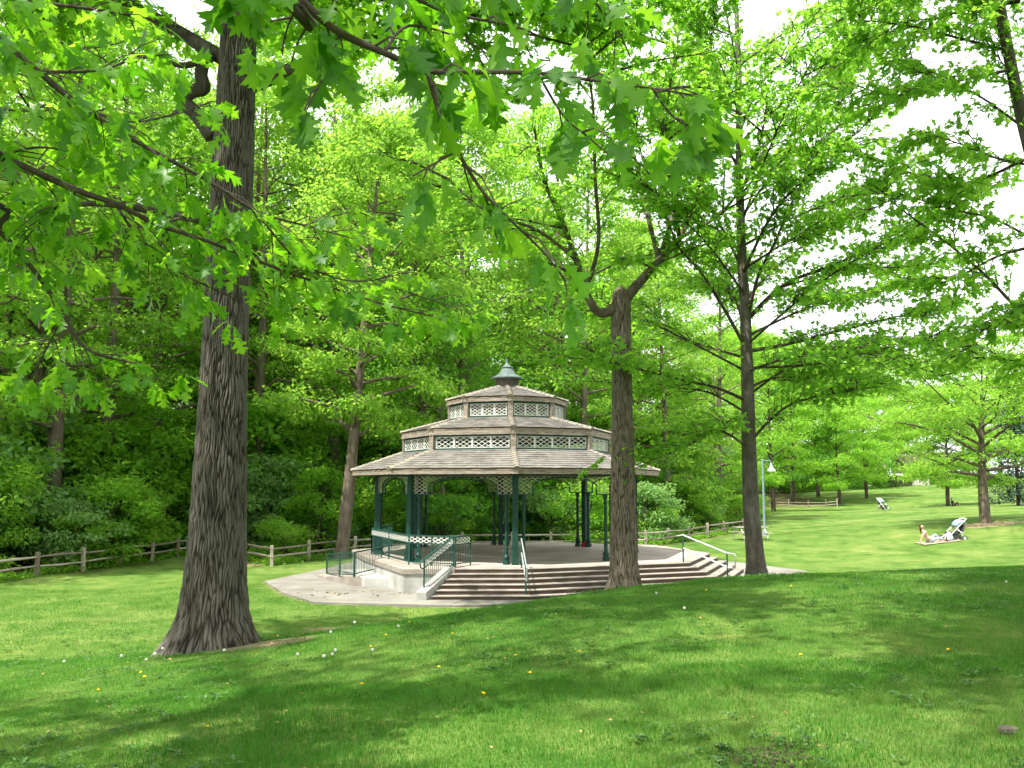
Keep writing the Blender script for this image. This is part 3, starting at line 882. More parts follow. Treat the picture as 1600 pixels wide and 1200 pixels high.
# railings -----------------------------------------------------------
def railing(a, b, za, zb, h, band=True, posts=(0, 1), bal=0.13):
    a = Vector((a[0] - GC.x, a[1] - GC.y, za)); b = Vector((b[0] - GC.x, b[1] - GC.y, zb))
    d = b - a; L_ = d.length; ux = d / L_
    uz = Vector((0, 0, 1)); n_ = Vector((ux.x, ux.y, 0)).normalized().cross(uz)
    mb = MB()
    mb.bar(a + uz * h, b + uz * h, .05, .04); mb.bar(a + uz * .09, b + uz * .09, .035, .03)
    if band: mb.bar(a + uz * (h - .24), b + uz * (h - .24), .03, .025)
    for t in posts:
        p = a.lerp(b, t); mb.bar(p, p + uz * (h + .01), .045, .045, up=(1, 0, 0))
    nb = max(2, int(L_ / bal)); top = h - .25 if band else h
    for k in range(1, nb):
        p = a.lerp(b, k / nb); mb.bar(p + uz * .09, p + uz * top, .014, .014, up=(1, 0, 0))
    ro = mb.build('railing', M['rail_green'], gz)
    if band:
        lt = MB()
        # sheared lattice: work in the sloped plane
        lattice(lt, a + uz * (h - .22), ux, uz, L_, .19, .22, .105, .022, .007, n_out=n_)
        lt.build('lattice_band', M['lattice_white'], ro)
railing((-5.15, 33.3), (-3.28, 28.95), FZ, FZ, .92, True, (0, .5, 1))
railing((-3.28, 28.95), (-1.76, 28.15), FZ, FZ, .92, True, (.5, 1))
railing((-1.74, 28.1), (-1.32, 28.9), FZ, FZ, .92, True, (0, 1))
railing((-1.80, 27.95), (-2.52, 26.15), FZ + .02, .22, .92, True, (0, 1))
railing((-5.15, 33.3), (-4.9, 37.0), FZ, FZ, .92, False, (0, 1))
railing((-5.08, 29.45), (-4.55, 31.7), .32, .32, .78, False, (0, 1))
railing((-5.10, 29.42), (-6.55, 32.2), .30, .06, .78, False, (0, .5, 1))
lp = MB()
q = Vector((-2.54 - GC.x, 26.1 - GC.y, .22))
lp.tube([q + Vector((0, 0, .92)), q + Vector((-.06, -.12, .90)), q + Vector((-.08, -.17, .80)), q + Vector((-.06, -.14, .70)), q + Vector((0, 0, .66))], .022, 6)
lp.build('rail_loop', M['rail_green'], gz)
def handrail(pts_plan, ends_z):
    (ax, ay), (bx, by) = pts_plan
    a = Vector((ax - GC.x, ay - GC.y, ends_z[0])); b = Vector((bx - GC.x, by - GC.y, ends_z[1])); uz = Vector((0, 0, 1))
    d = (b - a).normalized(); flat = Vector((d.x, d.y, 0)).normalized()
    mb = MB()
    mb.tube([a - flat * .25 + uz * .84, a + uz * .88, b + uz * .88, b + flat * .28 + uz * .86, b + flat * .30 + uz * .80, b + flat * .28 + uz * .42, b + uz * .44, a + uz * .46], .022, 8)
    h_ = mb.build('handrail', M['steel'], gz)
    pb = MB()
    for p in (a, b): pb.tube([p, p + uz * .87], .025, 8)
    pb.build('rail_post', M['rail_green'], h_)
handrail([(.29, 27.75), (.40, 26.3)], (FZ, .125))
handrail([(5.62, 29.85), (6.78, 28.68)], (FZ, .25))

bagm = MB()
for k in range(3):
    bagm.lathe((random.uniform(-.12, .12), random.uniform(-.06, .06), 0), [(.10, 0), (.17, .05), (.15, .13), (.07, .19), (.03, .21)], 9)
bag = bagm.build('bag', M['red_cloth'], None, smooth=True, loc=(3.05, 37.2, FZ - .006))
tag(bag, 'small red bag left at the foot of a back column', 'bag')

# ------------------------------------------------------------------ fences
def fence(poly, name_label, hp=0.86, spacing=None):
    root = empty('split_rail_fence', on(*poly[0]))
    tag(root, name_label, 'fence')
    b0 = root.location
    for k, (x, y) in enumerate(poly):
        g = on(x, y) - b0
        mb = MB(); tl = Vector((random.uniform(-.03, .03), random.uniform(-.03, .03), 0))
        mb.bar(g - Vector((0, 0, .2)), g + tl + Vector((0, 0, hp + random.uniform(-.05, .05))), .13, .12, up=(random.uniform(-.3, .3), 1, 0), rnd=random.random())
        mb.build('post', M['fence_wood'], root, bevel=.01)
        if k + 1 < len(poly):
            g2 = on(*poly[k + 1]) - b0
            for zz in (.36, .70):
                r = MB(); d = (g2 - g).normalized() * .10
                o0, o1 = random.uniform(-.03, .03), random.uniform(-.03, .03)
                r.tube([g - d + Vector((0, 0, zz + o0)), g.lerp(g2, .5) + Vector((random.uniform(-.03, .03), 0, zz + random.uniform(-.04, .02))), g2 + d + Vector((0, 0, zz + o1))], [.035, .052, .035], 5, rnd=random.random())
                r.build('rail', M['fence_wood'], root)
fence(FENCE_A, 'weathered split rail fence along the left edge of the lawn')
fence(FENCE_B, 'weathered split rail fence running behind the bandstand')
fence(FENCE_C, 'short distant split rail fence at the far edge of the meadow', 1.05)

# ------------------------------------------------------------------ leaves
def leaf_template(profile, shear, fold, curl, petiole=0.0):
    """Lobed leaf: midrib along +x, both halves sheared forward, folded along the midrib and curled down."""
    ms = [p[0] for p in profile]
    V = []
    for m_, w in profile:
        V.append((m_, 0))
    for sgn in (1, -1):
        for m_, w in profile:
            V.append((min(m_ + shear * w, 1.02), sgn * w))
    n = len(profile)
    Q = []
    for i in range(n - 1):
        Q.append((i, i + 1, n + i + 1, n + i)); Q.append((i + 1, i, 2 * n + i, 2 * n + i + 1))
    V = np.array(V, float)
    Z = fold * np.abs(V[:, 1]) - curl * V[:, 0] ** 2 - 0.25 * curl * V[:, 1] ** 2
    V = np.c_[V[:, 0], V[:, 1], Z]
    Q = np.array(Q)
    if petiole > 0:
        b = len(V)
        V = np.r_[V, [[-petiole, -.008, .02], [-petiole, .008, .02], [.02, .008, 0], [.02, -.008, 0]]]
        Q = np.r_[Q, [[b, b + 1, b + 2, b + 3]]]
    return V, Q
OAK = [(0, .0), (.05, .035), (.13, .23), (.19, .09), (.27, .095), (.36, .40), (.41, .29), (.445, .33), (.50, .115), (.565, .115), (.65, .33), (.69, .23), (.72, .25), (.755, .09), (.82, .16), (.86, .055), (1.0, 0)]
T_OAK = [leaf_template(OAK, .55, f, c, .22) for f, c in ((.22, .22), (.38, .12), (.12, .42), (.45, .45), (-.15, .30))]
MAP = [(0, 0), (.16, .26), (.30, .13), (.46, .36), (.62, .12), (1, 0)]
T_MAP = leaf_template(MAP, .45, .25, .25)
T_SM = (np.array([(0, 0, 0), (.5, .32, .08), (1, 0, -.12), (.5, -.32, .08)]), np.array([(0, 1, 2), (0, 2, 3)]))
T_SM3 = (np.array([(0, 0, 0), (.42, .36, .10), (1, 0, -.15), (.42, -.36, .10), (.75, .42, .0), (.75, -.42, .0)]), np.array([(0, 1, 2), (0, 2, 3), (0, 4, 1), (0, 3, 5)]))

def unit(a):
    return a / np.maximum(np.linalg.norm(a, axis=-1, keepdims=True), 1e-9)
def leaf_arrays(T, pos, dr, nr, size, rnd):
    V, Q = T
    dr = unit(dr); sd = unit(np.cross(nr, dr)); up = np.cross(dr, sd)
    W = pos[:, None, :] + size[:, None, None] * (V[None, :, 0, None] * dr[:, None, :] + V[None, :, 1, None] * sd[:, None, :] + V[None, :, 2, None] * up[:, None, :])
    k = len(V)
    Fq = Q[None, :, :] + (np.arange(len(pos)) * k)[:, None, None]
    vein = np.where(np.abs(V[:, 1]) < 1e-6, .22, -.05) if k > 6 else np.zeros(k)
    return W.reshape(-1, 3), Fq.reshape(-1, Q.shape[1]), np.clip(rnd[:, None] + vein[None, :], 0, 1).ravel()
def leaf_mesh(name, parts, mat):
    """parts: list of (T, pos, dir, nrm, size, rnd)."""
    Vs, Fs, Rs, b = [], [], [], 0
    for p in parts:
        V, Fq, R = leaf_arrays(*p)
        Vs.append(V); Fs.append(Fq + b); Rs.append(R); b += len(V)
    return np_mesh(name, np.concatenate(Vs), Fs, np.concatenate(Rs), mat)

def clump_leaves(c, rx, rz, n, rng, outward=None, tilt=0.55):
    """Leaves of one clump, spread through a flattened volume."""
    q = unit(rng.normal(size=(n, 3))) * (rng.random((n, 1)) ** 0.42)
    pos = c + q * np.array([rx, rx, rz])
    nr = unit(np.array([0, 0, 1.0]) + rng.normal(size=(n, 3)) * tilt)
    dr = q * np.array([1, 1, .2]) + rng.normal(size=(n, 3)) * .6 + np.array([0, 0, -.35])
    return pos, dr, nr

def make_tree(seed, H, r0, lo, cr, n_limb, leaves_per, leaf, T=T_SM, clump=(.9, 1.5), shape=1.0, droop=0.0, side_n=3, lean=(0, 0), trunk_n=9, flat=.38):
    """Tapered trunk + limbs (one mesh) and a crown of leaf clumps spread along the limbs (one mesh)."""
    rng = np.random.default_rng(seed)
    mb = MB()
    nseg = 9
    ph = rng.uniform(0, 6.28, 2)
    def axis(z):
        t = z / H
        return np.array([lean[0] * t + .25 * math.sin(3.1 * t + ph[0]) * t, lean[1] * t + .25 * math.sin(2.7 * t + ph[1]) * t, z])
    tz = np.concatenate([[-.3, 0.0, .15 * H / 10, .4 * H / 10], np.linspace(.1 * H, H * .97, nseg)])
    rad = [r0 * 1.45, r0 * 1.35, r0 * 1.12, r0 * 1.03] + [r0 * (1 - .92 * (k / (nseg - 1)) ** .9) + .015 for k in range(nseg)]
    mb.tube([axis(max(0, z)) if z >= 0 else axis(0) + np.array([0, 0, z]) for z in tz], rad, trunk_n)
    P_, D_, N_ = [], [], []
    for k in range(n_limb):
        t = (k + rng.uniform(.1, .9)) / n_limb
        z = lo + (H * .97 - lo) * t
        az = k * 2.4 + rng.uniform(-.5, .5)
        prof = (math.sin(math.pi * min(1, .18 + .80 * t)) ** .7) * shape + (1 - shape) * (1 - t)
        ln = cr * max(.22, prof) * rng.uniform(.75, 1.15)
        rise = rng.uniform(.15, .45) + .55 * t - droop
        h = np.array([math.cos(az), math.sin(az), 0])
        a0 = axis(z)
        pts = [a0 + h * ln * s + np.array([0, 0, ln * (rise * s - .25 * s * s * (1 - t))]) + rng.normal(size=3) * .05 * ln * (s > 0) for s in (0, .35, .7, 1)]
        rb = max(.02, r0 * .42 * (1 - t) ** .8 * min(1, ln / cr + .2) + .012)
        mb.tube(pts, [rb, rb * .7, rb * .45, rb * .15], 5, cap=False)
        cs = [pts[3], .5 * (pts[2] + pts[3])]
        for s in range(side_n):
            f = rng.uniform(.35, .95); base = pts[1] + (pts[3] - pts[1]) * max(0, (f - .35) / .65)
            sd_ = np.array([-h[1], h[0], 0]) * rng.choice([-1, 1])
            e = base + (sd_ * rng.uniform(.5, 1.0) + h * rng.uniform(.1, .6) + np.array([0, 0, rng.uniform(-.15, .4)])) * ln * .42
            mb.tube([base, .5 * (base + e) + rng.normal(size=3) * .08, e], [rb * .4, rb * .28, .008], 4, cap=False)
            cs.append(e); cs.append(.45 * base + .55 * e)
        for c in cs:
            n = int(leaves_per * rng.uniform(.4, 1.35))
            R = rng.uniform(*clump)
            p, d, nn = clump_leaves(c, R, R * flat, n, rng)
            P_.append(p); D_.append(d); N_.append(nn)
    P_, D_, N_ = np.concatenate(P_), np.concatenate(D_), np.concatenate(N_)
    size = leaf * rng.uniform(.65, 1.25, len(P_))
    return mb, (T, P_, D_, N_, size, rng.random(len(P_)))

def set_mat(o, mat):
    o.material_slots[0].link = 'OBJECT'
    o.material_slots[0].material = mat

# ------------------------------------------------------------------ the wood: a few tree forms, each tree an object of its own
forms = []
spec = [  # seed, H, r0, lo, cr, limbs, leaves per clump, leaf size
    (11, 27, .34, 5.0, 5.2, 34, 66, .24), (12, 24, .28, 2.6, 4.6, 32, 64, .24), (13, 30, .38, 6.5, 5.6, 36, 66, .25),
    (14, 20, .22, 1.8, 4.2, 30, 66, .225), (15, 13, .13, 1.0, 3.6, 26, 64, .21), (16, 26, .30, 3.5, 4.8, 34, 64, .24)]
for s in spec:
    mb, lv_ = make_tree(*s, clump=(.85, 1.6))
    forms.append((mb.mesh('trunk', M['bark_forest'], smooth=True), leaf_mesh('crown', [lv_], M['leaf_mid'])))
bush_forms = []
for sd_, h_, cr_, nl_, lf_ in ((21, 2.6, 1.5, 16, .15), (22, 3.6, 1.7, 20, .16), (23, 1.7, 1.3, 13, .13)):
    mb, lv_ = make_tree(sd_, h_, .035, .15, cr_, nl_, 44, lf_, clump=(.35, .65), side_n=2, trunk_n=5, flat=.6)
    bush_forms.append((mb.mesh('stem', M['bark_dark']), leaf_mesh('foliage', [lv_], M['leaf_mid'])))

def place(form, names, x, y, rz, sc, mat, label, cat, group, tmat=None, tilt=(0, 0)):
    e = empty(names[0], on(x, y, -.05))
    e.rotation_euler = (tilt[0], tilt[1], rz)
    e.scale = (sc[0], sc[0], sc[1])
    t = mesh_obj(names[1], form[0], e); c = mesh_obj(names[2], form[1], e)
    if tmat: set_mat(t, tmat)
    set_mat(c, mat)
    tag(e, label, cat, group)
    return e

def band(px):
    return ('at the left edge' if px < 170 else 'left of the big oak trunk' if px < 400 else 'between oak trunk and bandstand' if px < 620 else
            'behind the bandstand roof' if px < 960 else 'between bandstand and slender tree' if px < 1180 else 'beyond the lamp post on the right')
# named trunks that stand out
mb, lv_ = make_tree(61, 21, .29, 5.2, 4.4, 46, 74, .22, clump=(.7, 1.3), side_n=4)
lean_form = (mb.mesh('trunk', M['bark_forest'], smooth=True), leaf_mesh('crown', [lv_], M['leaf_mid']))
place(lean_form, ('leaning_tree', 'trunk', 'crown'), -7.75, 41.2, 0.0, (1, 1), M['leaf_lime'], 'bare grey trunk leaning right beside the left end of the bandstand', 'tree', None, tilt=(0, math.radians(5)))
place(forms[2], ('forest_tree', 'trunk', 'crown'), -19.2, 42.5, .7, (.95, .9), M['leaf_mid'], 'dark upright trunk in the wood left of the big oak', 'tree', None)
place(forms[5], ('forest_tree', 'trunk', 'crown'), -2.9, 51, 4.0, (.9, 1.0), M['leaf_mid'], 'thick dark trunk seen through the bandstand under its roof', 'tree', None)
rng = np.random.default_rng(5)
spots = []
tries = 0
while len(spots) < 108 and tries < 9000:
    tries += 1
    y = rng.uniform(30, 118); x = rng.uniform(-.64 * y - 6, .30 * y + 4)
    sd_ = poly_sd(np.array([x]), np.array([y]), WOOD)[0]
    if sd_ > -2.2: continue
    dmin = 4.3 if y < 70 else 5.2
    if any((x - a) ** 2 + (y - b) ** 2 < dmin ** 2 for a, b, *_ in spots): continue
    if any((x - a) ** 2 + (y - b) ** 2 < 2.5 ** 2 for a, b in ((-7.35, 41.2), (-19.2, 42.5), (-2.9, 51))): continue
    spots.append((x, y, sd_))
for x, y, sd_ in spots:
    px = 800 + F * x / y
    edge = sd_ > -6
    k = int(rng.choice([3, 4, 4, 1])) if edge and rng.random() < .65 else int(rng.choice([0, 1, 2, 5, 5, 0]))
    if px > 1020: k = int(rng.choice([3, 1, 4])) if y < 85 else 3
    u = rng.random()
    lime = 450 < px < 1150
    mat = M['leaf_lime'] if u < (.62 if lime else .55) else (M['leaf_mid'] if u < .9 else M['leaf_dark'])
    s = rng.uniform(.85, 1.12)
    if px > 1020: s *= .72 if px > 1120 else .85
    kind = {'leaf_lime': 'lime green', 'leaf_mid': 'mid green', 'leaf_dark': 'dark green'}[mat.name]
    far = 'near the fence' if sd_ > -7 else ('a few rows deep' if y < 70 else 'deep in the wood')
    place(forms[k], ('forest_tree', 'trunk', 'crown'), x, y, rng.uniform(0, 6.28), (s, s * rng.uniform(.92, 1.08)), mat,
          f'{kind} tree {far}, {band(px)}', 'tree', f'{kind} trees {far}, {band(px)}', tilt=(rng.normal(0, .02), rng.normal(0, .02)))
# undergrowth behind the fences
nb = 0
for i in range(4000):
    if nb >= 230: break
    y = rng.uniform(28, 95); x = rng.uniform(-.62 * y - 3, 22)
    sd_ = poly_sd(np.array([x]), np.array([y]), WOOD)[0]
    if not (-40 < sd_ < -.7): continue
    if rng.random() > (1.0 if sd_ > -5 else .5): continue
    px = 800 + F * x / y
    k = int(rng.choice([0, 1, 2], p=[.4, .35, .25])) if sd_ < -2 else int(rng.choice([0, 2]))
    u = rng.random()
    mat = M['leaf_pale'] if u < (.35 if 440 < px < 760 else .15) else M['leaf_mid'] if u < .62 else M['leaf_dark'] if u < .72 else M['leaf_lime']
    kind = {'leaf_pale': 'pale green', 'leaf_mid': 'mid green', 'leaf_dark': 'dark green', 'leaf_lime': 'lime green'}[mat.name]
    where = 'right behind the fence' if sd_ > -4 else 'deeper under the trees'
    s = rng.uniform(.75, 1.25) * (1.0 if sd_ > -4 else 1.7)
    place(bush_forms[k], ('woodland_shrub', 'stem', 'foliage'), x, y, rng.uniform(0, 6.28), (s * 1.1, s), mat,
          f'{kind} shrub {where}, {band(px)}', 'shrub', f'{kind} shrubs {where}, {band(px)}')
    nb += 1
# low weeds at the foot of the fences
wp, wd, wnr, ws = [], [], [], []
for poly in (FENCE_A, FENCE_B):
    for (x0, y0), (x1, y1) in zip(poly[:-1], poly[1:]):
        n = 420
        t = rng.random(n); off = np.abs(rng.normal(0, .55, n)) - .12
        dx, dy = x1 - x0, y1 - y0; L_ = math.hypot(dx, dy)
        X = x0 + dx * t - dy / L_ * off; Y = y0 + dy * t + dx / L_ * off
        Z = hgt(X, Y) + rng.uniform(.02, .42, n) * vnoise(X * 1.7, Y * 1.7, 31)
        wp.append(np.c_[X, Y, Z]); wd.append(rng.normal(size=(n, 3))); wnr.append(unit(np.array([0, -.2, 1.]) + rng.normal(size=(n, 3)) * .5)); ws.append(rng.uniform(.08, .19, n))
wp, wd, wnr, ws = map(np.concatenate, (wp, wd, wnr, ws))
o = mesh_obj('ground_cover', leaf_mesh('ground_cover', [(T_SM, wp, wd, wnr, ws, rng.random(len(wp)))], M['leaf_mid']))
tag(o, 'low leafy weeds growing along the foot of the fences', 'weeds', kind='stuff')

# ------------------------------------------------------------------ big trunks with real bark relief
def bark_trunk(zs, axis, radius, n_ang, ridge, amp, lobes=(5, .0, .6), seed=1, zstep=.25):
    """Trunk skin: radius profile + root lobes + interlaced vertical ridges."""
    nz = len(zs)
    th = np.linspace(0, 2 * np.pi, n_ang, endpoint=False)
    TH, Z = np.meshgrid(th, zs)
    R = np.interp(Z, radius[0], radius[1])
    nl, la, lf = lobes
    fall = np.exp(-np.maximum(Z - zs[0], 0) / lf)
    R = R * (1 + la * fall * (np.cos(nl * TH + 1.3) * .6 + .5 * np.cos((nl - 2) * TH + 4.0) + .4 * np.cos((nl + 4) * TH)))
    cells = ridge
    tn = TH / (2 * np.pi)
    wu = (vnoise(tn * 14, Z * 2.2, seed + 5, 14) - .5) * 1.0 + (vnoise(tn * cells / 2, Z * 7, seed + 6, cells // 2) - .5) * .7
    u = tn * cells + wu
    w = Z / zstep + (vnoise(tn * cells, Z * 3, seed + 7, cells) - .5) * .8
    iu = np.floor(u).astype(np.int64); iw = np.floor(w).astype(np.int64)
    f1 = np.full(u.shape, 9.); f2 = f1.copy()
    for di in (-1, 0, 1):                 # long plates: borders between jittered cells are the furrows
        for dj in (-1, 0, 1):
            ci, cj = iu + di, iw + dj; cm = ci % cells
            du = ci + .5 + (_hash(cm, cj, seed + 20) - .5) * .95 - u; dw = cj + .5 + (_hash(cm, cj, seed + 21) - .5) * .95 - w
            dd = np.hypot(du, dw * .75)
            f2 = np.minimum(f2, np.maximum(f1, dd)); f1 = np.minimum(f1, dd)
    rid = np.clip((f2 - f1) * 3.4, 0, 1) ** .8
    n2 = vnoise(u * 2, Z / zstep * 3, seed + 1, cells * 2)
    n3 = vnoise(u * 4, Z / zstep * 9, seed + 8, cells * 4)
    big = vnoise(tn * 6, Z * .8, seed + 11, 6)
    R = R + amp * (rid - .55) * (.7 + .6 * big) + amp * .5 * (n2 - .5) + amp * .3 * (n3 - .5)
    AX = np.array([axis(z) for z in zs])
    V = np.stack([AX[:, 0:1] + R * np.cos(TH), AX[:, 1:2] + R * np.sin(TH), Z], -1).reshape(-1, 3)
    ii = np.arange(nz * n_ang).reshape(nz, n_ang)
    a = ii[:-1]; b = ii[1:]
    Q = np.stack([a, np.roll(a, -1, 1), np.roll(b, -1, 1), b], -1).reshape(-1, 4)
    global RIDGE
    RIDGE = np.clip(.5 + .9 * (rid - .55) + .35 * (n2 - .5), 0, 1).ravel()
    return V, Q

def path_axis(pts):
    zz = [p[2] for p in pts]; xx = [p[0] for p in pts]; yy = [p[1] for p in pts]
    return lambda z: (np.interp(z, zz, xx), np.interp(z, zz, yy))

def smooth_path(pts, n=5):
    pts = [Vector(p) for p in pts]; out = []
    for i in range(len(pts) - 1):
        p0 = pts[max(i - 1, 0)]; p1 = pts[i]; p2 = pts[i + 1]; p3 = pts[min(i + 2, len(pts) - 1)]
        for k in range(n):
            t = k / n
            out.append(.5 * ((2 * p1) + (p2 - p0) * t + (2 * p0 - 5 * p1 + 4 * p2 - p3) * t * t + (3 * p1 - p0 - 3 * p2 + p3) * t ** 3))
    out.append(pts[-1])
    return out

def limb(name, pts, r0, r1, mat, parent, base, n=7):
    sp = smooth_path([Vector(p) - base for p in pts])
    m_ = len(sp)
    mb = MB(); mb.tube(sp, [r0 + (r1 - r0) * (i / (m_ - 1)) ** .8 for i in range(m_)], n)
    o = mb.build(name, mat, parent, smooth=True)
    return o, sp

def sprays(paths, rng, step, twig, per, leaf, f0=.25, up=.1, droop=.15, spread=.9, tilt=.4):
    """Side twigs along limb paths, leaves in flat sprays along each twig. Returns twig tubes and leaf arrays."""
    mb = MB(); P_, D_, N_ = [], [], []
    for sp in paths:
        pts = np.array([tuple(p) for p in sp])
        seg = np.linalg.norm(np.diff(pts, axis=0), axis=1); cum = np.r_[0, np.cumsum(seg)]; L_ = cum[-1]
        s = L_ * f0
        k = 0
        while s < L_ + 1e-3:
            i = min(np.searchsorted(cum, s, side='right') - 1, len(seg) - 1)
            p = pts[i] + (pts[i + 1] - pts[i]) * ((s - cum[i]) / max(seg[i], 1e-6))
            d = (pts[i + 1] - pts[i]) / max(seg[i], 1e-6)
            az = rng.uniform(.5, 1.2) * (1 if k % 2 else -1) * spread
            h = np.array([d[0] * math.cos(az) - d[1] * math.sin(az), d[0] * math.sin(az) + d[1] * math.cos(az), d[2] * .5 + up + rng.normal(0, .22)])
            if np.hypot(h[0], h[1]) < .25:
                a_ = rng.uniform(0, 6.28); h += np.array([math.cos(a_), math.sin(a_), 0]) * .8
            h = unit(h)
            ln = twig * rng.uniform(.5, 1.25) * (1 - .35 * s / L_)
            e = [p, p + h * ln * .5 + np.array([0, 0, .02]), p + h * ln + np.array([0, 0, -droop * ln])]
            mb.tube(e, [.012, .008, .004], 4, cap=False)
            n = max(3, int(per * rng.uniform(.6, 1.3)))
            t = rng.uniform(.15, 1.08, n)
            pos = p + h * (ln * t)[:, None] + np.array([0, 0, -droop * ln]) * (t ** 2)[:, None] + rng.normal(size=(n, 3)) * np.array([.16, .16, .07]) * (ln * .8)
            P_.append(pos); D_.append(h + rng.normal(size=(n, 3)) * .7 + np.array([0, 0, -.35])); N_.append(unit(np.array([0, 0, 1.]) + rng.normal(size=(n, 3)) * tilt))
            s += step * rng.uniform(.6, 1.4); k += 1
    P_, D_, N_ = np.concatenate(P_), np.concatenate(D_), np.concatenate(N_)
    return mb, P_, D_, N_, leaf * rng.uniform(.65, 1.25, len(P_)), rng.random(len(P_))

# ---- the big oak on the left
rng = np.random.default_rng(40)
bo = on(-4.56, 14.0)
oak = empty('oak_tree', bo)
tag(oak, 'big oak with a thick furrowed trunk and flared roots on the left', 'tree')
zs = np.concatenate([np.linspace(-.35, 9.6, 430), np.linspace(9.7, 17, 60)])
axis = lambda z: (0.022 * z * .3, 0.0)
V, Q = bark_trunk(zs, axis, ([-.35, -.05, .12, .3, .55, 1.0, 2.1, 4.1, 6, 8.1, 11, 14, 17], [.96, .80, .68, .59, .515, .45, .40, .345, .32, .30, .25, .17, .06]), 400, 56, .034, (5, .16, .40), 3, .42)
mesh_obj('trunk', np_mesh('trunk', V, Q, RIDGE, M['bark_oak'], True), oak)
B = bo
dl = [P(332, 215, 14), P(308, 180, 13.95), P(287, 158, 13.9), P(300, 143, 13.9), P(318, 138, 13.92), P(314, 118, 13.9), P(318, 100, 13.9), P(330, 84, 13.95)]
limb('dead_limb', dl, .13, .10, M['bark_oak'], oak, B, 9)
limb('dead_limb', [P(326, 88, 13.95), P(290, 102, 13.7), P(250, 94, 13.5), P(205, 84, 13.2)], .07, .03, M['bark_oak'], oak, B)
limb('dead_limb', [P(288, 160, 13.9), P(274, 178, 13.9), P(265, 190, 13.9)], .05, .035, M['bark_oak'], oak, B)
limb('dead_limb', [P(100, 322, 13.0), P(150, 318, 13.4), P(215, 325, 13.6), P(320, 345, 14)], .03, .07, M['bark_oak'], oak, B)
paths = []
for k in range(16):
    az = k * 2.4 + .5; z0 = 8.8 + k * .5; ln = 8.3 * (1 - .035 * k) * rng.uniform(.8, 1.1)
    h = Vector((math.cos(az), math.sin(az), 0)); p0 = B + Vector((0, 0, z0))
    o_, sp = limb('limb', [p0, p0 + h * ln * .4 + Vector((0, 0, ln * .25)), p0 + h * ln * .75 + Vector((0, 0, ln * .36)), p0 + h * ln + Vector((0, 0, ln * .38))], .14 - .006 * k, .02, M['bark_oak'], oak, B)
    paths.append(sp)
    for q in range(3):
        f = sp[int(len(sp) * rng.uniform(.35, .8))]; a2 = az + rng.choice([-1, 1]) * rng.uniform(.5, 1.0); l2 = ln * rng.uniform(.3, .5)
        h2 = Vector((math.cos(a2), math.sin(a2), rng.uniform(-.1, .45)))
        o_, s2 = limb('limb', [f + B, f + B + h2 * l2 * .5, f + B + h2 * l2], .05, .012, M['bark_oak'], oak, B, 5)
        paths.append(s2)
tw, p_, d_, n_, s_, r_ = sprays(paths, rng, .13, 1.25, 19, .23, f0=.12)
tag(tw.build('twigs', M['bark_dark'], oak), kind='stuff')
tag(mesh_obj('foliage', leaf_mesh('foliage', [(T_MAP, p_, d_, n_, s_, r_)], M['leaf_oak']), oak), kind='stuff')

# ---- the tree in front of the steps
bm_ = on(2.58, 21.0); B = bm_
mt = empty('maple_tree', B)
tag(mt, 'sturdy straight trunk in front of the steps, forking above the roof', 'tree')
top = P(970, 455, 21).z - B.z
zs = np.concatenate([np.linspace(-.3, top, 330), np.linspace(top + .05, top + .12, 4)])
tx = P(970, 455, 21).x - B.x
V, Q = bark_trunk(zs, lambda z: (tx * max(0, z) / top, 0), ([-.3, -.05, .12, .35, .7, 1.3, 2.6, 4.2, top - .3, top, top + .12], [.62, .50, .42, .355, .315, .295, .275, .235, .225, .17, .03]), 250, 42, .021, (5, .13, .35), 9, .38)
mesh_obj('trunk', np_mesh('trunk', V, Q, RIDGE, M['bark_grey'], True), mt)
paths = []
defs = [([(972, 470, 21), (950, 487, 20.9), (932, 486, 20.8), (915, 455, 20.7), (900, 405, 20.6), (878, 345, 20.5), (850, 280, 20.3), (835, 200, 20)], .15, .03),
        ([(968, 520, 21), (972, 480, 21), (985, 458, 21), (1005, 435, 21), (1030, 407, 21.1), (1062, 372, 21.3), (1090, 300, 21.5), (1100, 200, 21.8)], .19, .03),
        ([(1030, 407, 21.1), (1010, 330, 22), (990, 240, 23), (960, 150, 24), (965, 60, 24.5)], .07, .02),
        ([(1030, 407, 21.1), (1060, 300, 22.5), (1070, 200, 24), (1090, 90, 25)], .07, .02),
        ([(915, 455, 20.7), (935, 380, 19.8), (930, 280, 18.8), (925, 150, 18), (900, 40, 17.6)], .06, .02),
        ([(915, 455, 20.7), (860, 400, 22), (780, 330, 23), (720, 250, 24)], .06, .02),
        ([(1062, 372, 21.3), (1050, 290, 19.7), (1040, 200, 19), (1060, 50, 18.6)], .05, .02),
        ([(900, 405, 20.6), (840, 360, 20), (760, 330, 19.5), (700, 280, 19)], .05, .02),
        ([(1062, 372, 21.3), (1130, 330, 21), (1180, 250, 20.5), (1200, 150, 20)], .05, .02)]
for pl, r0, r1 in defs:
    o_, sp = limb('limb', [P(*q) for q in pl], r0, r1, M['bark_grey'], mt, B)
    paths.append(sp)
    for q in range(5):
        f = sp[int(len(sp) * rng.uniform(.3, .95))]; a2 = rng.uniform(0, 6.28); l2 = rng.uniform(1.2, 2.6)
        h2 = Vector((math.cos(a2), math.sin(a2), rng.uniform(-.05, .5)))
        o_, s2 = limb('limb', [f + B, f + B + h2 * l2 * .5 + Vector((0, 0, .1)), f + B + h2 * l2], .035, .01, M['bark_dark'], mt, B, 5)
        paths.append(s2)
tw, p_, d_, n_, s_, r_ = sprays(paths, rng, .16, 1.0, 16, .18, f0=.25)
e1 = [P(958, 700, 20.75) - B, P(945, 715, 20.5) - B, P(925, 730, 20.3) - B, P(908, 745, 20.2) - B]
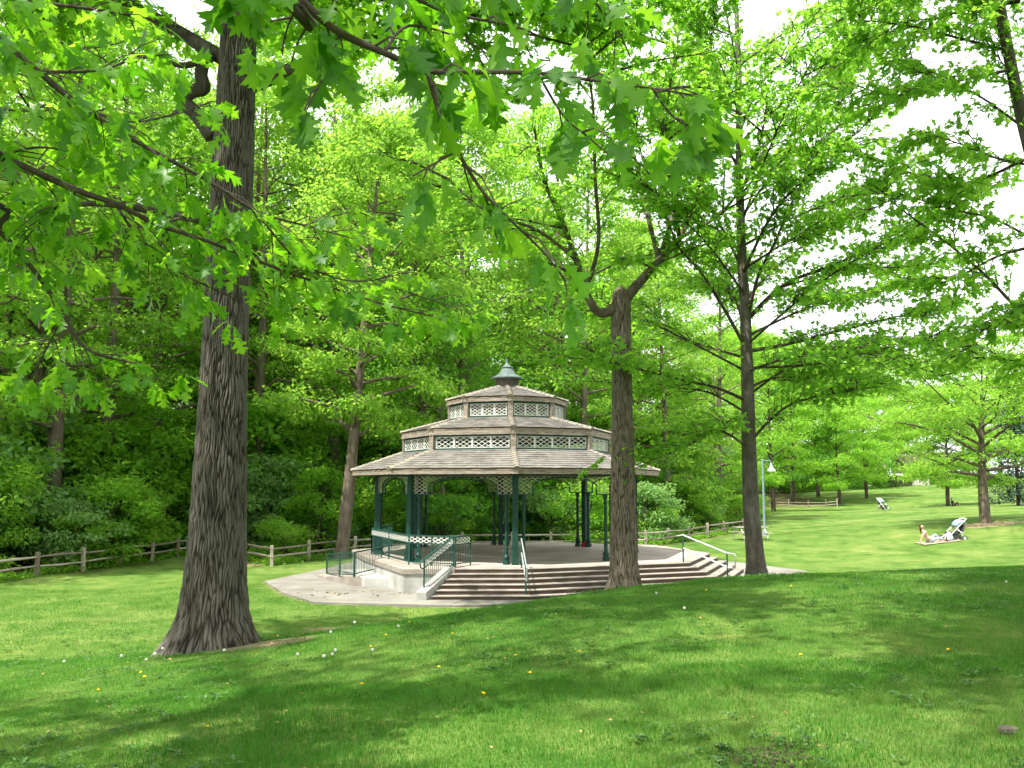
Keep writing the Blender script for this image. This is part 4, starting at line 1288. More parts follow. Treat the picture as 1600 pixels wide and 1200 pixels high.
tw2, p2, d2, n2, s2_, r2 = sprays([e1], rng, .10, .28, 6, .15, f0=.3)
tw.v += []; tag(tw.build('twigs', M['bark_dark'], mt), kind='stuff'); tag(tw2.build('twigs', M['bark_dark'], mt), kind='stuff')
P2 = [(T_MAP, p_, d_, n_, s_, r_), (T_MAP, p2, d2, n2, s2_, r2)]
tag(mesh_obj('foliage', leaf_mesh('foliage', P2, M['leaf_maple']), mt), kind='stuff')

# ---- the slender tree right of the bandstand
bs = on(5.94, 22.0); B = bs
st_ = empty('slender_tree', B)
tag(st_, 'slender tree with smooth dark trunk and wide ascending branches right of the steps', 'tree')
D0 = 22.0
tp = [P(px, py, D0) - B for px, py in ((1178, 905), (1174, 800), (1170, 700), (1168, 600), (1165, 500), (1159, 400), (1156, 300), (1155, 200), (1154, 100), (1150, 0), (1146, -150))]
axs = path_axis([(0, 0, -.4)] + [tuple(p) for p in tp[1:]])
Hh = tp[-1].z
zs = np.linspace(-.3, Hh, 420)
V, Q = bark_trunk(zs, axs, ([-.3, -.05, .1, .3, .6, 1.2, 3.3, 5.0, 7, 10, 13, Hh], [.46, .34, .285, .24, .215, .20, .172, .148, .125, .095, .07, .02]), 110, 26, .007, (4, .12, .3), 15, .35)
mesh_obj('trunk', np_mesh('trunk', V, Q, RIDGE, M['bark_smooth'], True), st_)
br = [([(1166, 545, 0), (1130, 480, -.5), (1095, 425, -.8), (1060, 385, -1.), (1035, 320, -1.2), (1005, 250, -1.5), (985, 170, -1.7)], .055),
      ([(1160, 420, 0), (1120, 340, .5), (1095, 290, 1), (1075, 210, 1.2)], .04),
      ([(1170, 490, 0), (1185, 430, -.5), (1210, 380, -1), (1235, 320, -1.3), (1268, 255, -1.6), (1305, 170, -2)], .05),
      ([(1172, 495, 0), (1225, 445, -.5), (1300, 415, -1), (1365, 385, -1.5), (1440, 340, -2), (1510, 290, -2.4)], .06),
      ([(1210, 452, -.4), (1290, 430, .2), (1380, 418, .8), (1450, 420, 1.3)], .035),
      ([(1170, 548, 0), (1220, 540, .5), (1300, 520, 1), (1400, 495, 1.5), (1480, 480, 1.8)], .06),
      ([(1166, 626, 0), (1120, 606, -.5), (1060, 592, -1), (990, 575, -1.6), (930, 560, -2), (880, 548, -2.3)], .045),
      ([(1166, 645, 0), (1110, 614, .3), (1060, 606, .6), (1000, 597, 1), (950, 600, 1.2)], .035),
      ([(1168, 700, 0), (1130, 675, -.6), (1090, 688, -1), (1050, 700, -1.4)], .03),
      ([(1172, 605, 0), (1215, 590, .5), (1300, 592, 1), (1390, 600, 1.3)], .04),
      ([(1172, 690, 0), (1205, 655, -.5), (1240, 630, -1), (1310, 612, -1.6), (1380, 600, -2)], .04),
      ([(1156, 270, 0), (1120, 190, .3), (1095, 100, .5), (1080, 0, .6)], .035),
      ([(1158, 340, 0), (1215, 260, .2), (1290, 160, .5), (1370, 50, .8), (1400, -30, 1)], .045),
      ([(1155, 210, 0), (1190, 130, -.5), (1260, 70, -1), (1340, 15, -1.4)], .035),
      ([(1155, 180, 0), (1120, 90, -1), (1060, 20, -1.6)], .03),
      ([(1165, 520, 0), (1150, 470, 1.5), (1130, 430, 2.6), (1110, 380, 3.4)], .045),
      ([(1165, 470, 0), (1200, 430, 1.6), (1260, 380, 3), (1330, 330, 4)], .045),
      ([(1160, 430, 0), (1210, 330, -1.6), (1290, 250, -2.8), (1370, 180, -3.5)], .045),
      ([(1157, 300, 0), (1210, 210, 1.6), (1280, 130, 2.6), (1340, 60, 3)], .035),
      ([(1166, 560, 0), (1100, 540, 1.4), (1030, 520, 2.4), (960, 500, 3)], .04),
      ([(1168, 580, 0), (1230, 560, -1.4), (1310, 550, -2.4), (1400, 560, -3)], .04),
      ([(1168, 525, 0), (1260, 482, 1.2), (1350, 458, 2), (1460, 440, 2.6)], .04),
      ([(1168, 575, 0), (1280, 568, -.6), (1380, 545, -1), (1480, 525, -1.3)], .04),
      ([(1160, 385, 0), (1250, 335, .8), (1350, 300, 1.5), (1450, 245, 2)], .04)]
for k in range(15):
    py = 620 - k * 40; az = k * 2.4 + .6; ln = (4.3 + .9 * math.sin(k)) * (1 - .018 * k)
    p0 = P(1166 - .016 * (600 - py), py, D0); h = Vector((math.cos(az), math.sin(az), .62 + .02 * k))
    br.append(([p0, p0 + h * ln * .5 - Vector((0, 0, .05 * ln)), p0 + h * ln - Vector((0, 0, .22 * ln))], .035))
paths = []
for pl, r0 in br:
    o_, sp = limb('branch', [q if isinstance(q, Vector) else P(q[0], q[1], D0 + q[2]) for q in pl], r0, .008, M['bark_dark'], st_, B, 6)
    paths.append(sp)
    for q in range(4):
        i = int(len(sp) * rng.uniform(.3, .9)); f = sp[i]; d = (sp[min(i + 2, len(sp) - 1)] - sp[i - 1]).normalized()
        l2 = rng.uniform(.8, 1.9); sdv = Vector((-d.y, d.x, .1)) * rng.choice([-1, 1])
        h2 = (d * .6 + sdv * rng.uniform(.4, .9) + Vector((0, 0, rng.uniform(-.2, .15)))).normalized()
        o_, s2 = limb('branch', [f + B, f + B + h2 * l2 * .5, f + B + h2 * l2], .016, .005, M['bark_dark'], st_, B, 5)
        paths.append(s2)
tw, p_, d_, n_, s_, r_ = sprays(paths, rng, .125, 1.05, 15, .165, f0=.2, up=.28, droop=.18, tilt=.65)
tag(tw.build('twigs', M['bark_dark'], st_), kind='stuff')
tag(mesh_obj('foliage', leaf_mesh('foliage', [(T_MAP, p_, d_, n_, s_, r_)], M['leaf_maple']), st_), kind='stuff')

# ---- the tree standing just outside the right edge, leaning in
br0 = on(10.6, 15.4); B = br0
rt = empty('overhanging_tree', B)
tag(rt, 'tree overhanging from the right edge with dark leaf clumps against white sky', 'tree')
stem = [B - Vector((0, 0, .3)), P(1690, 520, 15.2), P(1600, 195, 15.0), P(1562, 0, 14.9), P(1545, -120, 14.9)]
limb('trunk', stem, .20, .04, M['bark_smooth'], rt, B, 12)
paths = []
for pl, r0 in [([(1600, 200, 15), (1575, 110, 14.8), (1556, 20, 14.6), (1540, -60, 14.5)], .05),
               ([(1705, 560, 15.2), (1600, 490, 15), (1540, 430, 14.8), (1480, 380, 14.6), (1400, 320, 14.4), (1340, 260, 14.2)], .045),
               ([(1630, 262, 15), (1560, 248, 15.3), (1500, 225, 15.6), (1440, 205, 16)], .03),
               ([(1580, 80, 14.9), (1500, 60, 14.6), (1420, 40, 14.2), (1330, 30, 13.8)], .035),
               ([(1640, 390, 15.1), (1560, 345, 14.4), (1480, 325, 13.8), (1400, 300, 13.4)], .03),
               ([(1570, 40, 14.9), (1480, -10, 15.3), (1400, -30, 15.8)], .03),
               ([(1600, 200, 15), (1530, 150, 15.8), (1450, 110, 16.5), (1390, 90, 17)], .03),
               ([(1620, 230, 15), (1680, 150, 14), (1720, 60, 13.5)], .04),
               ([(1600, 190, 15), (1640, 100, 16.5), (1660, 0, 17.5)], .04),
               ([(1690, 520, 15.2), (1620, 500, 14.0), (1570, 500, 13.4), (1530, 520, 13)], .03),
               ([(1640, 380, 15.1), (1560, 400, 16), (1480, 440, 17), (1400, 450, 18), (1320, 470, 18.6)], .035),
               ([(1600, 250, 15), (1500, 290, 16.5), (1420, 270, 17.5), (1330, 230, 18.5)], .035),
               ([(1575, 110, 14.8), (1480, 130, 14), (1400, 150, 13.4), (1330, 130, 13)], .03),
               ([(1560, 0, 14.9), (1460, 30, 16), (1370, 60, 17), (1290, 80, 18)], .03),
               ([(1690, 520, 15.2), (1620, 560, 16.5), (1540, 560, 17.5), (1450, 545, 18.5)], .03)]:
    o_, sp = limb('branch', [P(*q) for q in pl], r0, .008, M['bark_dark'], rt, B, 6)
    paths.append(sp)
    for q in range(5):
        i = int(len(sp) * rng.uniform(.3, .95)); f = sp[i]; d = (sp[min(i + 2, len(sp) - 1)] - sp[i - 1]).normalized()
        l2 = rng.uniform(.5, 1.3); sdv = Vector((-d.y, d.x, .2)) * rng.choice([-1, 1])
        h2 = (d * .5 + sdv * rng.uniform(.4, .9) + Vector((0, 0, rng.uniform(-.3, .3)))).normalized()
        o_, s2 = limb('branch', [f + B, f + B + h2 * l2 * .5, f + B + h2 * l2], .012, .004, M['bark_dark'], rt, B, 5)
        paths.append(s2)
tw, p_, d_, n_, s_, r_ = sprays(paths, rng, .14, .6, 15, .15, f0=.12, droop=.25, tilt=.55)
tag(tw.build('twigs', M['bark_dark'], rt), kind='stuff')
tag(mesh_obj('foliage', leaf_mesh('foliage', [(T_MAP, p_, d_, n_, s_, r_)], M['leaf_maple']), rt), kind='stuff')

# ------------------------------------------------------------------ near oak boughs with single leaves
leaf_objs_meshes = []
for i, (V_, Q_) in enumerate(T_OAK):
    for r in (.0, .25, .5, .8):
        leaf_objs_meshes.append(np_mesh('leaf', V_, Q_, r + np.where(np.abs(V_[:, 1]) < 1e-6, .22, 0.), M['leaf_oak']))

def near_oak(name_label, base_xy, trunk_top, trunk_r, boughs, rng, n_single, extra_limbs=(), crown=None, twl=(.16, .46), hang=(-1.0, -.05)):
    """boughs: list of (pixel path with distance, r0, r1, step, leaves per tuft, leaf size)."""
    B = on(*base_xy)
    root = empty('oak_tree', B)
    tag(root, name_label, 'tree')
    tpts = [B + Vector((0, 0, -.3)), B + Vector((0, 0, 1.5)), B + Vector(trunk_top) * .5 + Vector((0, 0, .6)), B + Vector(trunk_top)]
    limb('trunk', tpts, trunk_r * 1.2, trunk_r * .55, M['bark_oak'], root, B, 14)
    for pl, r0, r1 in extra_limbs:
        limb('limb', pl, r0, r1, M['bark_oak'], root, B, 8)
    cand = []
    for pl, r0, r1, step, per, lsz in boughs:
        pts = [q if isinstance(q, Vector) else P(*q) for q in pl]
        bo_, sp = limb('branch', pts, r0, r1, M['bark_dark'], root, B, 7)
        tw = MB()
        arr = np.array([tuple(p) for p in sp]); seg = np.linalg.norm(np.diff(arr, axis=0), axis=1); cum = np.r_[0, np.cumsum(seg)]
        s = cum[-1] * .06; k = 0
        while s <= cum[-1]:
            i = min(np.searchsorted(cum, s, side='right') - 1, len(seg) - 1)
            p = Vector(arr[i] + (arr[i + 1] - arr[i]) * ((s - cum[i]) / seg[i]))
            d = Vector(arr[i + 1] - arr[i]).normalized()
            side = Vector((-d.y, d.x, 0)).normalized() * (1 if k % 2 else -1)
            last = s + step > cum[-1]
            h = (d * rng.uniform(.2, .9) + side * (0 if last else rng.uniform(.3, .9)) + Vector((0, 0, rng.uniform(-.55, .25)))).normalized()
            ln = rng.uniform(*twl) * (.5 if last else 1)
            e0, e1, e2 = p, p + h * ln * .5 + Vector((0, 0, .02)), p + h * ln + Vector((0, 0, -.12 * ln))
            tw.tube([e0, e1, e2], [.006, .004, .003], 5, cap=False)
            n = int(per * rng.uniform(.7, 1.4))
            for q in range(n):
                t = rng.uniform(.55, 1.0) if q > 1 else 1.0
                c = e0.lerp(e2, t) + Vector(rng.normal(size=3) * .012)
                a = rng.uniform(0, 6.28)
                out = (h * .55 + Vector((math.cos(a), math.sin(a), 0)) * .75 + Vector((0, 0, rng.uniform(*hang)))).normalized()
                nr = (Vector((0, 0, 1)) + Vector(rng.normal(size=3) * .42)).normalized()
                cand.append((c, out, nr, lsz * rng.uniform(.6, 1.2), rng.random(), bo_))
            s += step * rng.uniform(.6, 1.4); k += 1
        tag(tw.build('twigs', M['bark_dark'], bo_), kind='stuff')
    # the leaves that show largest are single objects, the others one mass
    def shows(c):
        w = c[0] + B
        if w.y < .6: return -1
        X = w.x / w.y * F + 800
        Y = 757 - (w.z - CZ) / w.y * F
        vis = (-30 < X < 1630) and (-40 < Y < 1240)
        return (c[3] / w.y) if vis else -1
    cand.sort(key=shows, reverse=True)
    for c, out, nr, sz, rv, bo_ in cand[:n_single]:
        x = out; y = nr.cross(x).normalized(); z = x.cross(y)
        m4 = Matrix(((x.x, y.x, z.x), (x.y, y.y, z.y), (x.z, y.z, z.z))).to_4x4()
        o = bpy.data.objects.new('leaf', leaf_objs_meshes[int(rv * (len(leaf_objs_meshes) - .01))])
        o.rotation_euler = m4.to_euler(); o.location = c + out * (.2 * sz); o.scale = (sz, sz, sz)
        link(o, bo_)
    rest = cand[n_single:]
    parts = []
    if rest:
        for k in range(5):
            sub = rest[k::5]
            if sub:
                parts.append((T_OAK[k], np.array([tuple(c[0] + c[1] * (.2 * c[3])) for c in sub]), np.array([tuple(c[1]) for c in sub]), np.array([tuple(c[2]) for c in sub]), np.array([c[3] for c in sub]), np.array([c[4] for c in sub])))
    if crown:
        pths = []
        for k in range(crown[0]):
            az = k * 2.4 + crown[3]; z0 = crown[1] + k * .4; ln = crown[2] * rng.uniform(.8, 1.1)
            h = Vector((math.cos(az), math.sin(az), 0)); p0 = B + Vector((trunk_top[0], trunk_top[1], 0)) * min(1, z0 / trunk_top[2]) + Vector((0, 0, z0))
            o_, sp = limb('limb', [p0, p0 + h * ln * .5 + Vector((0, 0, ln * .3)), p0 + h * ln + Vector((0, 0, ln * .4))], .08, .015, M['bark_oak'], root, B, 6)
            pths.append(sp)
        tw, p_, d_, n_, s_, r_ = sprays(pths, rng, .20, 1.0, 14, .20, f0=.1)
        tag(tw.build('twigs', M['bark_dark'], root), kind='stuff')
        parts.append((T_OAK[0], p_, d_, n_, s_, r_))
    tag(mesh_obj('foliage', leaf_mesh('foliage', parts, M['leaf_oak']), root), kind='stuff')

rng = np.random.default_rng(77)
bA = on(-7.2, 4.2)
near_oak('oak whose long leafy boughs reach in from the upper left edge', (-7.2, 4.2), (0.4, 0.2, 14), .30, [
    ([bA + Vector((.2, .1, 5.2)), (-150, -40, 4.9), (0, 65, 5.2), (60, 112, 5.4), (130, 168, 5.6), (220, 225, 5.9), (330, 285, 6.3), (400, 330, 6.6), (475, 352, 6.9), (560, 375, 7.2)], .034, .005, 0.106, 5, 0.189),
    ([bA + Vector((.2, .1, 4.6)), (-120, 190, 5.2), (0, 243, 5.5), (120, 297, 5.8), (180, 318, 6.0), (250, 352, 6.2), (320, 375, 6.4), (430, 418, 6.8), (520, 450, 7.1), (610, 478, 7.4), (700, 500, 7.7)], .032, .005, 0.106, 5, 0.185),
    ([bA + Vector((.2, .1, 4.2)), (-80, 300, 6.0), (0, 362, 6.2), (60, 432, 6.4), (100, 492, 6.5), (135, 545, 6.6), (200, 565, 6.8), (265, 575, 7)], .03, .006, 0.118, 5, 0.172),
    ([(60, 112, 5.4), (150, 110, 5.9), (220, 90, 6.2), (270, 85, 6.4)], .014, .004, 0.118, 5, 0.185),
    ([(130, 168, 5.6), (200, 190, 6.2), (270, 180, 6.8), (330, 160, 7.3)], .011, .004, 0.118, 5, 0.176),
    ([(0, 243, 5.5), (70, 230, 6.1), (150, 250, 6.7), (230, 270, 7.2)], .011, .004, 0.118, 5, 0.176),
    ([(180, 318, 6.0), (240, 400, 6.4), (330, 450, 6.9), (400, 480, 7.3)], .011, .004, 0.118, 5, 0.172),
    ([(120, 297, 5.8), (60, 350, 6.1), (20, 400, 6.3)], .01, .004, 0.118, 5, 0.172),
    ([(400, 330, 6.6), (470, 410, 7), (560, 440, 7.4), (650, 420, 7.8)], .010, .004, 0.118, 5, 0.172),
    ([bA + Vector((.2, .1, 6.5)), (-100, -60, 5.5), (20, -5, 5.7), (150, 15, 6), (240, 30, 6.3)], .03, .005, 0.106, 5, 0.189),
    ([(20, -5, 5.7), (60, 50, 6), (140, 75, 6.5), (210, 60, 6.9)], .01, .004, 0.118, 5, 0.181),
    ([(100, 492, 6.5), (70, 550, 6.7), (50, 590, 6.9)], .008, .004, 0.129, 5, 0.168),
    ([(250, 352, 6.2), (330, 330, 6.9), (420, 350, 7.6), (520, 400, 8.2), (620, 450, 8.8), (740, 490, 9.4)], .012, .004, 0.129, 5, 0.172),
    ([(0, 65, 5.2), (40, 160, 5.9), (110, 210, 6.6), (180, 230, 7.3)], .01, .004, 0.118, 5, 0.176),
    ([(0, 243, 5.5), (40, 320, 6.3), (110, 370, 7), (190, 400, 7.6)], .01, .004, 0.118, 5, 0.172),
    ([(475, 352, 6.9), (560, 330, 7.6), (640, 340, 8.2)], .008, .004, 0.118, 5, 0.172),
], rng, 300, crown=(9, 10.0, 6.0, .4))
bB = on(-2.3, -1.6)
near_oak('oak whose bough of very large leaves hangs across the top centre', (-2.3, -1.6), (.3, .3, 13.5), .28, [
    ([bB + Vector((.2, .2, 4.3)), (380, -90, 2.7), (470, 0, 3.0), (530, 50, 3.1), (600, 82, 3.15), (668, 110, 3.2), (750, 112, 3.25), (840, 114, 3.3), (930, 126, 3.35), (1020, 138, 3.45), (1090, 150, 3.5)], .021, .004, 0.152, 6, 0.171),
    ([(668, 110, 3.2), (688, 180, 3.2), (715, 236, 3.2), (755, 300, 3.25), (800, 346, 3.3), (850, 395, 3.35), (885, 440, 3.4)], .011, .003, 0.160, 5, 0.160),
    ([(840, 114, 3.3), (880, 180, 3.3), (920, 215, 3.3), (955, 245, 3.35)], .006, .003, 0.120, 6, 0.163),
    ([(715, 236, 3.2), (680, 255, 3.15), (645, 275, 3.1)], .005, .003, 0.120, 5, 0.149),
    ([(1020, 138, 3.45), (1045, 175, 3.5), (1075, 195, 3.5), (1105, 180, 3.55)], .006, .003, 0.096, 7, 0.171),
    ([(530, 50, 3.1), (515, 100, 3.1), (490, 150, 3.05), (475, 180, 3.05)], .005, .003, 0.176, 5, 0.152),
    ([(470, 0, 3.0), (600, -20, 3.4), (700, 20, 3.6), (800, 40, 3.8), (850, 60, 3.9)], .012, .004, 0.176, 5, 0.163),
    ([(600, -20, 3.4), (780, -60, 3.8), (900, -20, 4.2), (960, 40, 4.4), (985, 90, 4.5)], .012, .004, 0.144, 6, 0.163),
    ([(600, 82, 3.15), (640, 40, 3.5), (720, 60, 3.8), (770, 90, 4)], .008, .003, 0.176, 5, 0.155),
    ([(470, 0, 3.0), (450, 40, 3.3), (440, 80, 3.5)], .006, .003, 0.192, 4, 0.137),
], rng, 290, crown=(11, 9.5, 7.0, 1.0), twl=(.07, .22), hang=(-1.5, -.2))

rng = np.random.default_rng(58)
mb, lv_ = make_tree(58, 16.5, .30, 9.4, 5.8, 28, 95, .20, T=T_MAP, clump=(.8, 1.4), shape=.9, side_n=4)
side_form = (mb.mesh('trunk', M['bark_oak'], smooth=True), leaf_mesh('crown', [lv_], M['leaf_oak']))
place(side_form, ('shade_tree', 'trunk', 'crown'), 8.8, 12.2, .6, (1, 1), M['leaf_oak'], 'shade tree overhead at the top right corner, trunk outside the picture', 'tree', None)
place(side_form, ('shade_tree', 'trunk', 'crown'), 4.5, 5.3, 2.6, (1.05, 1), M['leaf_oak'], 'nearer shade tree beyond the right edge whose crown shades the near lawn', 'tree', None)

# ------------------------------------------------------------------ meadow trees on the right
rng = np.random.default_rng(91)
mb, lv_ = make_tree(51, 8.9, .28, 2.3, 5.6, 26, 135, .18, clump=(.8, 1.4), shape=1.0, side_n=4, flat=.34)
lime_form = (mb.mesh('trunk', M['bark_grey'], smooth=True), leaf_mesh('crown', [lv_], M['leaf_lime']))
g = Gnd(1540, 817, 42)
place(lime_form, ('lime_tree', 'trunk', 'crown'), g.x, g.y, 1.0, (1.0, 1.0), M['leaf_lime'], 'spreading lime green tree with mulch ring on the right of the meadow', 'tree', None)
mb, lv_ = make_tree(52, 13, .20, 1.7, 4.8, 26, 95, .24, clump=(.9, 1.5), side_n=3)
small_form = (mb.mesh('trunk', M['bark_dark'], smooth=True), leaf_mesh('crown', [lv_], M['leaf_mid']))
for px, Y, s, mat, lab in ((1475, 100, (1.05, 1.0), 'leaf_lime', 'pale green tree with thin trunk behind the picnicking woman'), (1350, 126, (1.1, 1.1), 'leaf_mid', 'mid green meadow tree with thin dark trunk left of the distant hedge'),
                           (1308, 118, (1.1, 1.0), 'leaf_mid', 'mid green meadow tree with thin dark trunk by the far fence'), (1235, 122, (1.3, 1.35), 'leaf_dark', 'dark green tree crowded behind the far fence'),
                           (1205, 100, (1.2, 1.4), 'leaf_mid', 'green tree standing right behind the lamp post'), (1275, 132, (1.3, 1.3), 'leaf_mid', 'green tree behind the end of the far fence')):
    place(small_form, ('meadow_tree', 'trunk', 'crown'), (px - 800) / F * Y, Y, rng.uniform(0, 6), s, M[mat], lab, 'tree', None)
# far tree belt closing the meadow
for k, (px, Y, s) in enumerate(((1180, 150, 1.5), (1225, 175, 1.6), (1290, 185, 1.6), (1340, 190, 1.5), (1400, 200, 1.5), (1450, 190, 1.4), (1505, 185, 1.5), (1560, 190, 1.6), (1620, 180, 1.5), (1380, 176, 1.1), (1150, 135, 1.4))):
    place(small_form, ('distant_tree', 'trunk', 'crown'), (px - 800) / F * Y, Y, rng.uniform(0, 6), (s * 1.15, s * (1.35 if px < 1420 else 1.0)), M['leaf_mid' if k % 3 else 'leaf_lime'],
          'hazy green tree in the far belt beyond the meadow', 'tree', 'far belt of trees beyond the meadow')
for k in range(26):
    px = rng.uniform(1120, 1350); Y = rng.uniform(140, 178)
    s = rng.uniform(1.3, 2.4)
    place(bush_forms[k % 3], ('distant_shrub', 'stem', 'foliage'), (px - 800) / F * Y, Y, rng.uniform(0, 6), (s * 1.3, s), M['leaf_mid' if k % 2 else 'leaf_dark'],
          'leafy shrub at the far end of the meadow under the tree belt', 'shrub', 'shrubs under the far tree belt')
# spruce
def spruce(x, y, H, label):
    e = empty('spruce_tree', on(x, y, -.05)); tag(e, label, 'tree')
    mb = MB(); mb.tube([(0, 0, -.2), (0, 0, H * .5), (0, 0, H)], [.2, .12, .02], 8); mb.build('trunk', M['bark_dark'], e)
    P_, D_, N_ = [], [], []
    for k in range(30):
        t = k / 29; z = .8 + (H - 1) * t; R = (1 - t) ** .8 * H * .27 + .2
        for q in range(9):
            a = q * .698 + k * .9 + rng.uniform(-.2, .2); n = int(16 + 26 * (1 - t)); f = rng.uniform(.15, 1, n) * R * rng.uniform(.8, 1.1)
            P_.append(np.c_[np.cos(a) * f, np.sin(a) * f, z - .28 * f + .1 * f * f / max(R, .1)] + rng.normal(size=(n, 3)) * .12)
            D_.append(np.tile([math.cos(a), math.sin(a), -.1], (n, 1)) + rng.normal(size=(n, 3)) * .5); N_.append(unit(np.array([0, 0, 1.]) + rng.normal(size=(n, 3)) * .4))
    P_, D_, N_ = map(np.concatenate, (P_, D_, N_))
    mesh_obj('crown', leaf_mesh('crown', [(T_SM, P_, D_, N_, .24 * rng.uniform(.7, 1.2, len(P_)), rng.random(len(P_)))], M['needle']), e)
g = Gnd(1578, 781, 60, 200)
spruce((1585 - 800) / F * 82, 82, 10.5, 'blue green spruce behind the lime green tree at the right edge')

# ------------------------------------------------------------------ far hedge, van and houses
def hedge(x0, x1, y, h, d, label):
    xm = (x0 + x1) / 2
    e = empty('hedge', on(xm, y)); tag(e, label, 'hedge')
    core = MB(); core.box((0, 0, h / 2), (x1 - x0 - .2, d - .2, h - .1)); core.build('twig_core', M['bark_dark'], e)
    n = 2600; q = rng.uniform(-1, 1, (n, 3)); ax = rng.integers(0, 3, n); sg = np.sign(q[np.arange(n), ax]); q[np.arange(n), ax] = sg
    pos = q * np.array([(x1 - x0) / 2, d / 2, h / 2]) + np.array([0, 0, h / 2]) + rng.normal(size=(n, 3)) * .05
    tag(mesh_obj('foliage', leaf_mesh('foliage', [(T_SM, pos, rng.normal(size=(n, 3)), unit(q + rng.normal(size=(n, 3)) * .4), .22 * rng.uniform(.7, 1.3, n), rng.random(n))], M['leaf_dark']), e), kind='stuff')
X = lambda px, Y: (px - 800) / F * Y
hedge(X(1374, 160), X(1419, 160), 160, 1.9, 1.4, 'clipped dark hedge beside the white van at the far end of the meadow')
hedge(X(1452, 160), X(1496, 160), 160, 1.7, 1.4, 'clipped dark hedge right of the distant garden fence')
# van
e = empty('van', on(X(1385, 166), 166)); tag(e, 'white van parked behind the distant hedge', 'van')
def extr(mb, prof, y0, y1):
    n = len(prof); mb.add([(x, y0, z) for x, z in prof] + [(x, y1, z) for x, z in prof], [tuple(range(n)), tuple(range(2 * n - 1, n - 1, -1))] + [(i, (i + 1) % n, (i + 1) % n + n, i + n) for i in range(n)])
mb = MB(); extr(mb, [(-2.5, .4), (2.5, .4), (2.5, 2.2), (-1.2, 2.25), (-1.9, 1.45), (-2.5, 1.25)], -.95, .95); body = mb.build('body', M['white_paint'], e, bevel=.06)
mb = MB(); mb.add([(-1.86, -.8, 1.5), (-1.27, -.8, 2.15), (-1.27, .8, 2.15), (-1.86, .8, 1.5)], [(0, 1, 2, 3)]); mb.box((-.75, -.957, 1.75), (.8, .03, .6)); mb.build('window', M['glass'], e)
for x in (-1.6, 1.5):
    for s in (-.9, .9):
        mb = MB(); mb.tube([(x, s - .1, .36), (x, s + .1, .36)], .36, 16); w_ = mb.build('wheel', M['rubber'], e)
        mb = MB(); mb.tube([(x, s - .11, .36), (x, s + .11, .36)], .2, 12); mb.build('rim', M['steel'], w_)
for s in (-.7, .7):
    mb = MB(); mb.box((-2.5, s, .95), (.06, .3, .2)); mb.build('headlight', M['glass'], e)
# garden fence and houses beyond
e = empty('board_fence', on(X(1438, 161), 161)); tag(e, 'pale grey board fence between the two distant hedges', 'fence')
for k in range(18):
    mb = MB(); mb.box((-1.9 + k * .22, 0, .95), (.20, .03, 1.9 + .05 * math.sin(k * 5)), rnd=random.random()); mb.build('board', M['render_wall'], e)
def house(px, Y, w, d, h, label, wall):
    e = empty('house', on(X(px, Y), Y)); tag(e, label, 'house')
    mb = MB(); mb.box((0, 0, h / 2), (w, d, h)); mb.build('wall', wall, e)
    rf = MB(); rf.add([(-w / 2 - .4, -d / 2 - .5, h - .05), (w / 2 + .4, -d / 2 - .5, h - .05), (w / 2 + .4, d / 2 + .5, h - .05), (-w / 2 - .4, d / 2 + .5, h - .05), (-w / 2 - .4, 0, h + 2.4), (w / 2 + .4, 0, h + 2.4)],
                      [(0, 1, 5, 4), (2, 3, 4, 5), (0, 4, 3), (1, 2, 5), (3, 2, 1, 0)])
    ro = rf.build('roof', M['roof_tile'], e)
    mb = MB(); mb.box((w * .3, .6, h + 2.3), (.6, .6, 1.4)); mb.build('chimney', M['brick'], ro)
    for k in range(3):
        x = -w / 2 + w * (k + .5) / 3
        if k == 1:
            mb = MB(); mb.box((x, -d / 2 - .02, 1.05), (1.0, .08, 2.1)); mb.build('door', M['white_paint'], e); continue
        mb = MB(); mb.box((x, -d / 2 - .02, 1.5), (1.5, .08, 1.3)); w_ = mb.build('window', M['white_paint'], e)
        for s in (-.36, .36):
            mb = MB(); mb.box((x + s, -d / 2 - .05, 1.5), (.62, .06, 1.1)); mb.build('pane', M['glass'], w_)
house(1437, 176, 9, 7, 2.9, 'brown roofed bungalow behind the distant board fence', M['render_wall'])
house(1345, 172, 7, 6, 3.0, 'brick bungalow glimpsed under the meadow trees', M['brick'])

# ------------------------------------------------------------------ lamp post, picnic table
lx, ly = X(1190, 55), 55
e = empty('lamp_post', on(lx, ly)); tag(e, 'tall pale blue lamp post with a bell shaped hanging lamp', 'lamp post')
b0 = 4.62
mb = MB(); mb.lathe((0, 0, 0), [(.13, -.1), (.13, .30), (.10, .34), (.075, .40), (.06, b0), (.02, b0 + .05)], 12); mb.build('pole', M['lamp_blue'], e)
mb = MB(); mb.lathe((0, 0, 0), [(.3, -.2), (.3, .03), (.28, .05)], 14); mb.build('footing', M['concrete'], e)
mb = MB(); mb.tube([(0, 0, b0 - .08), (.45, 0, b0 - .04), (.52, 0, b0 - .12), (.52, 0, b0 - .25)], .03, 8); mb.build('arm', M['lamp_blue'], e)
mb = MB(); mb.lathe((.52, 0, 0), [(.05, b0 - .22), (.08, b0 - .30), (.09, b0 - .42), (.15, b0 - .52), (.24, b0 - .62), (.27, b0 - .70), (.25, b0 - .70), (.13, b0 - .54), (.03, b0 - .45)][::-1], 16); mb.build('lamp_shade', M['steel'], e)
tx, ty = X(1168, 52), 52
e = empty('picnic_table', on(tx, ty), .15); tag(e, 'weathered picnic table half hidden by the slender tree trunk', 'table')
for k in range(5):
    mb = MB(); mb.box((0, -.32 + k * .16, .74), (1.9, .145, .04), rnd=random.random()); mb.build('top_plank', M['fence_wood'], e)
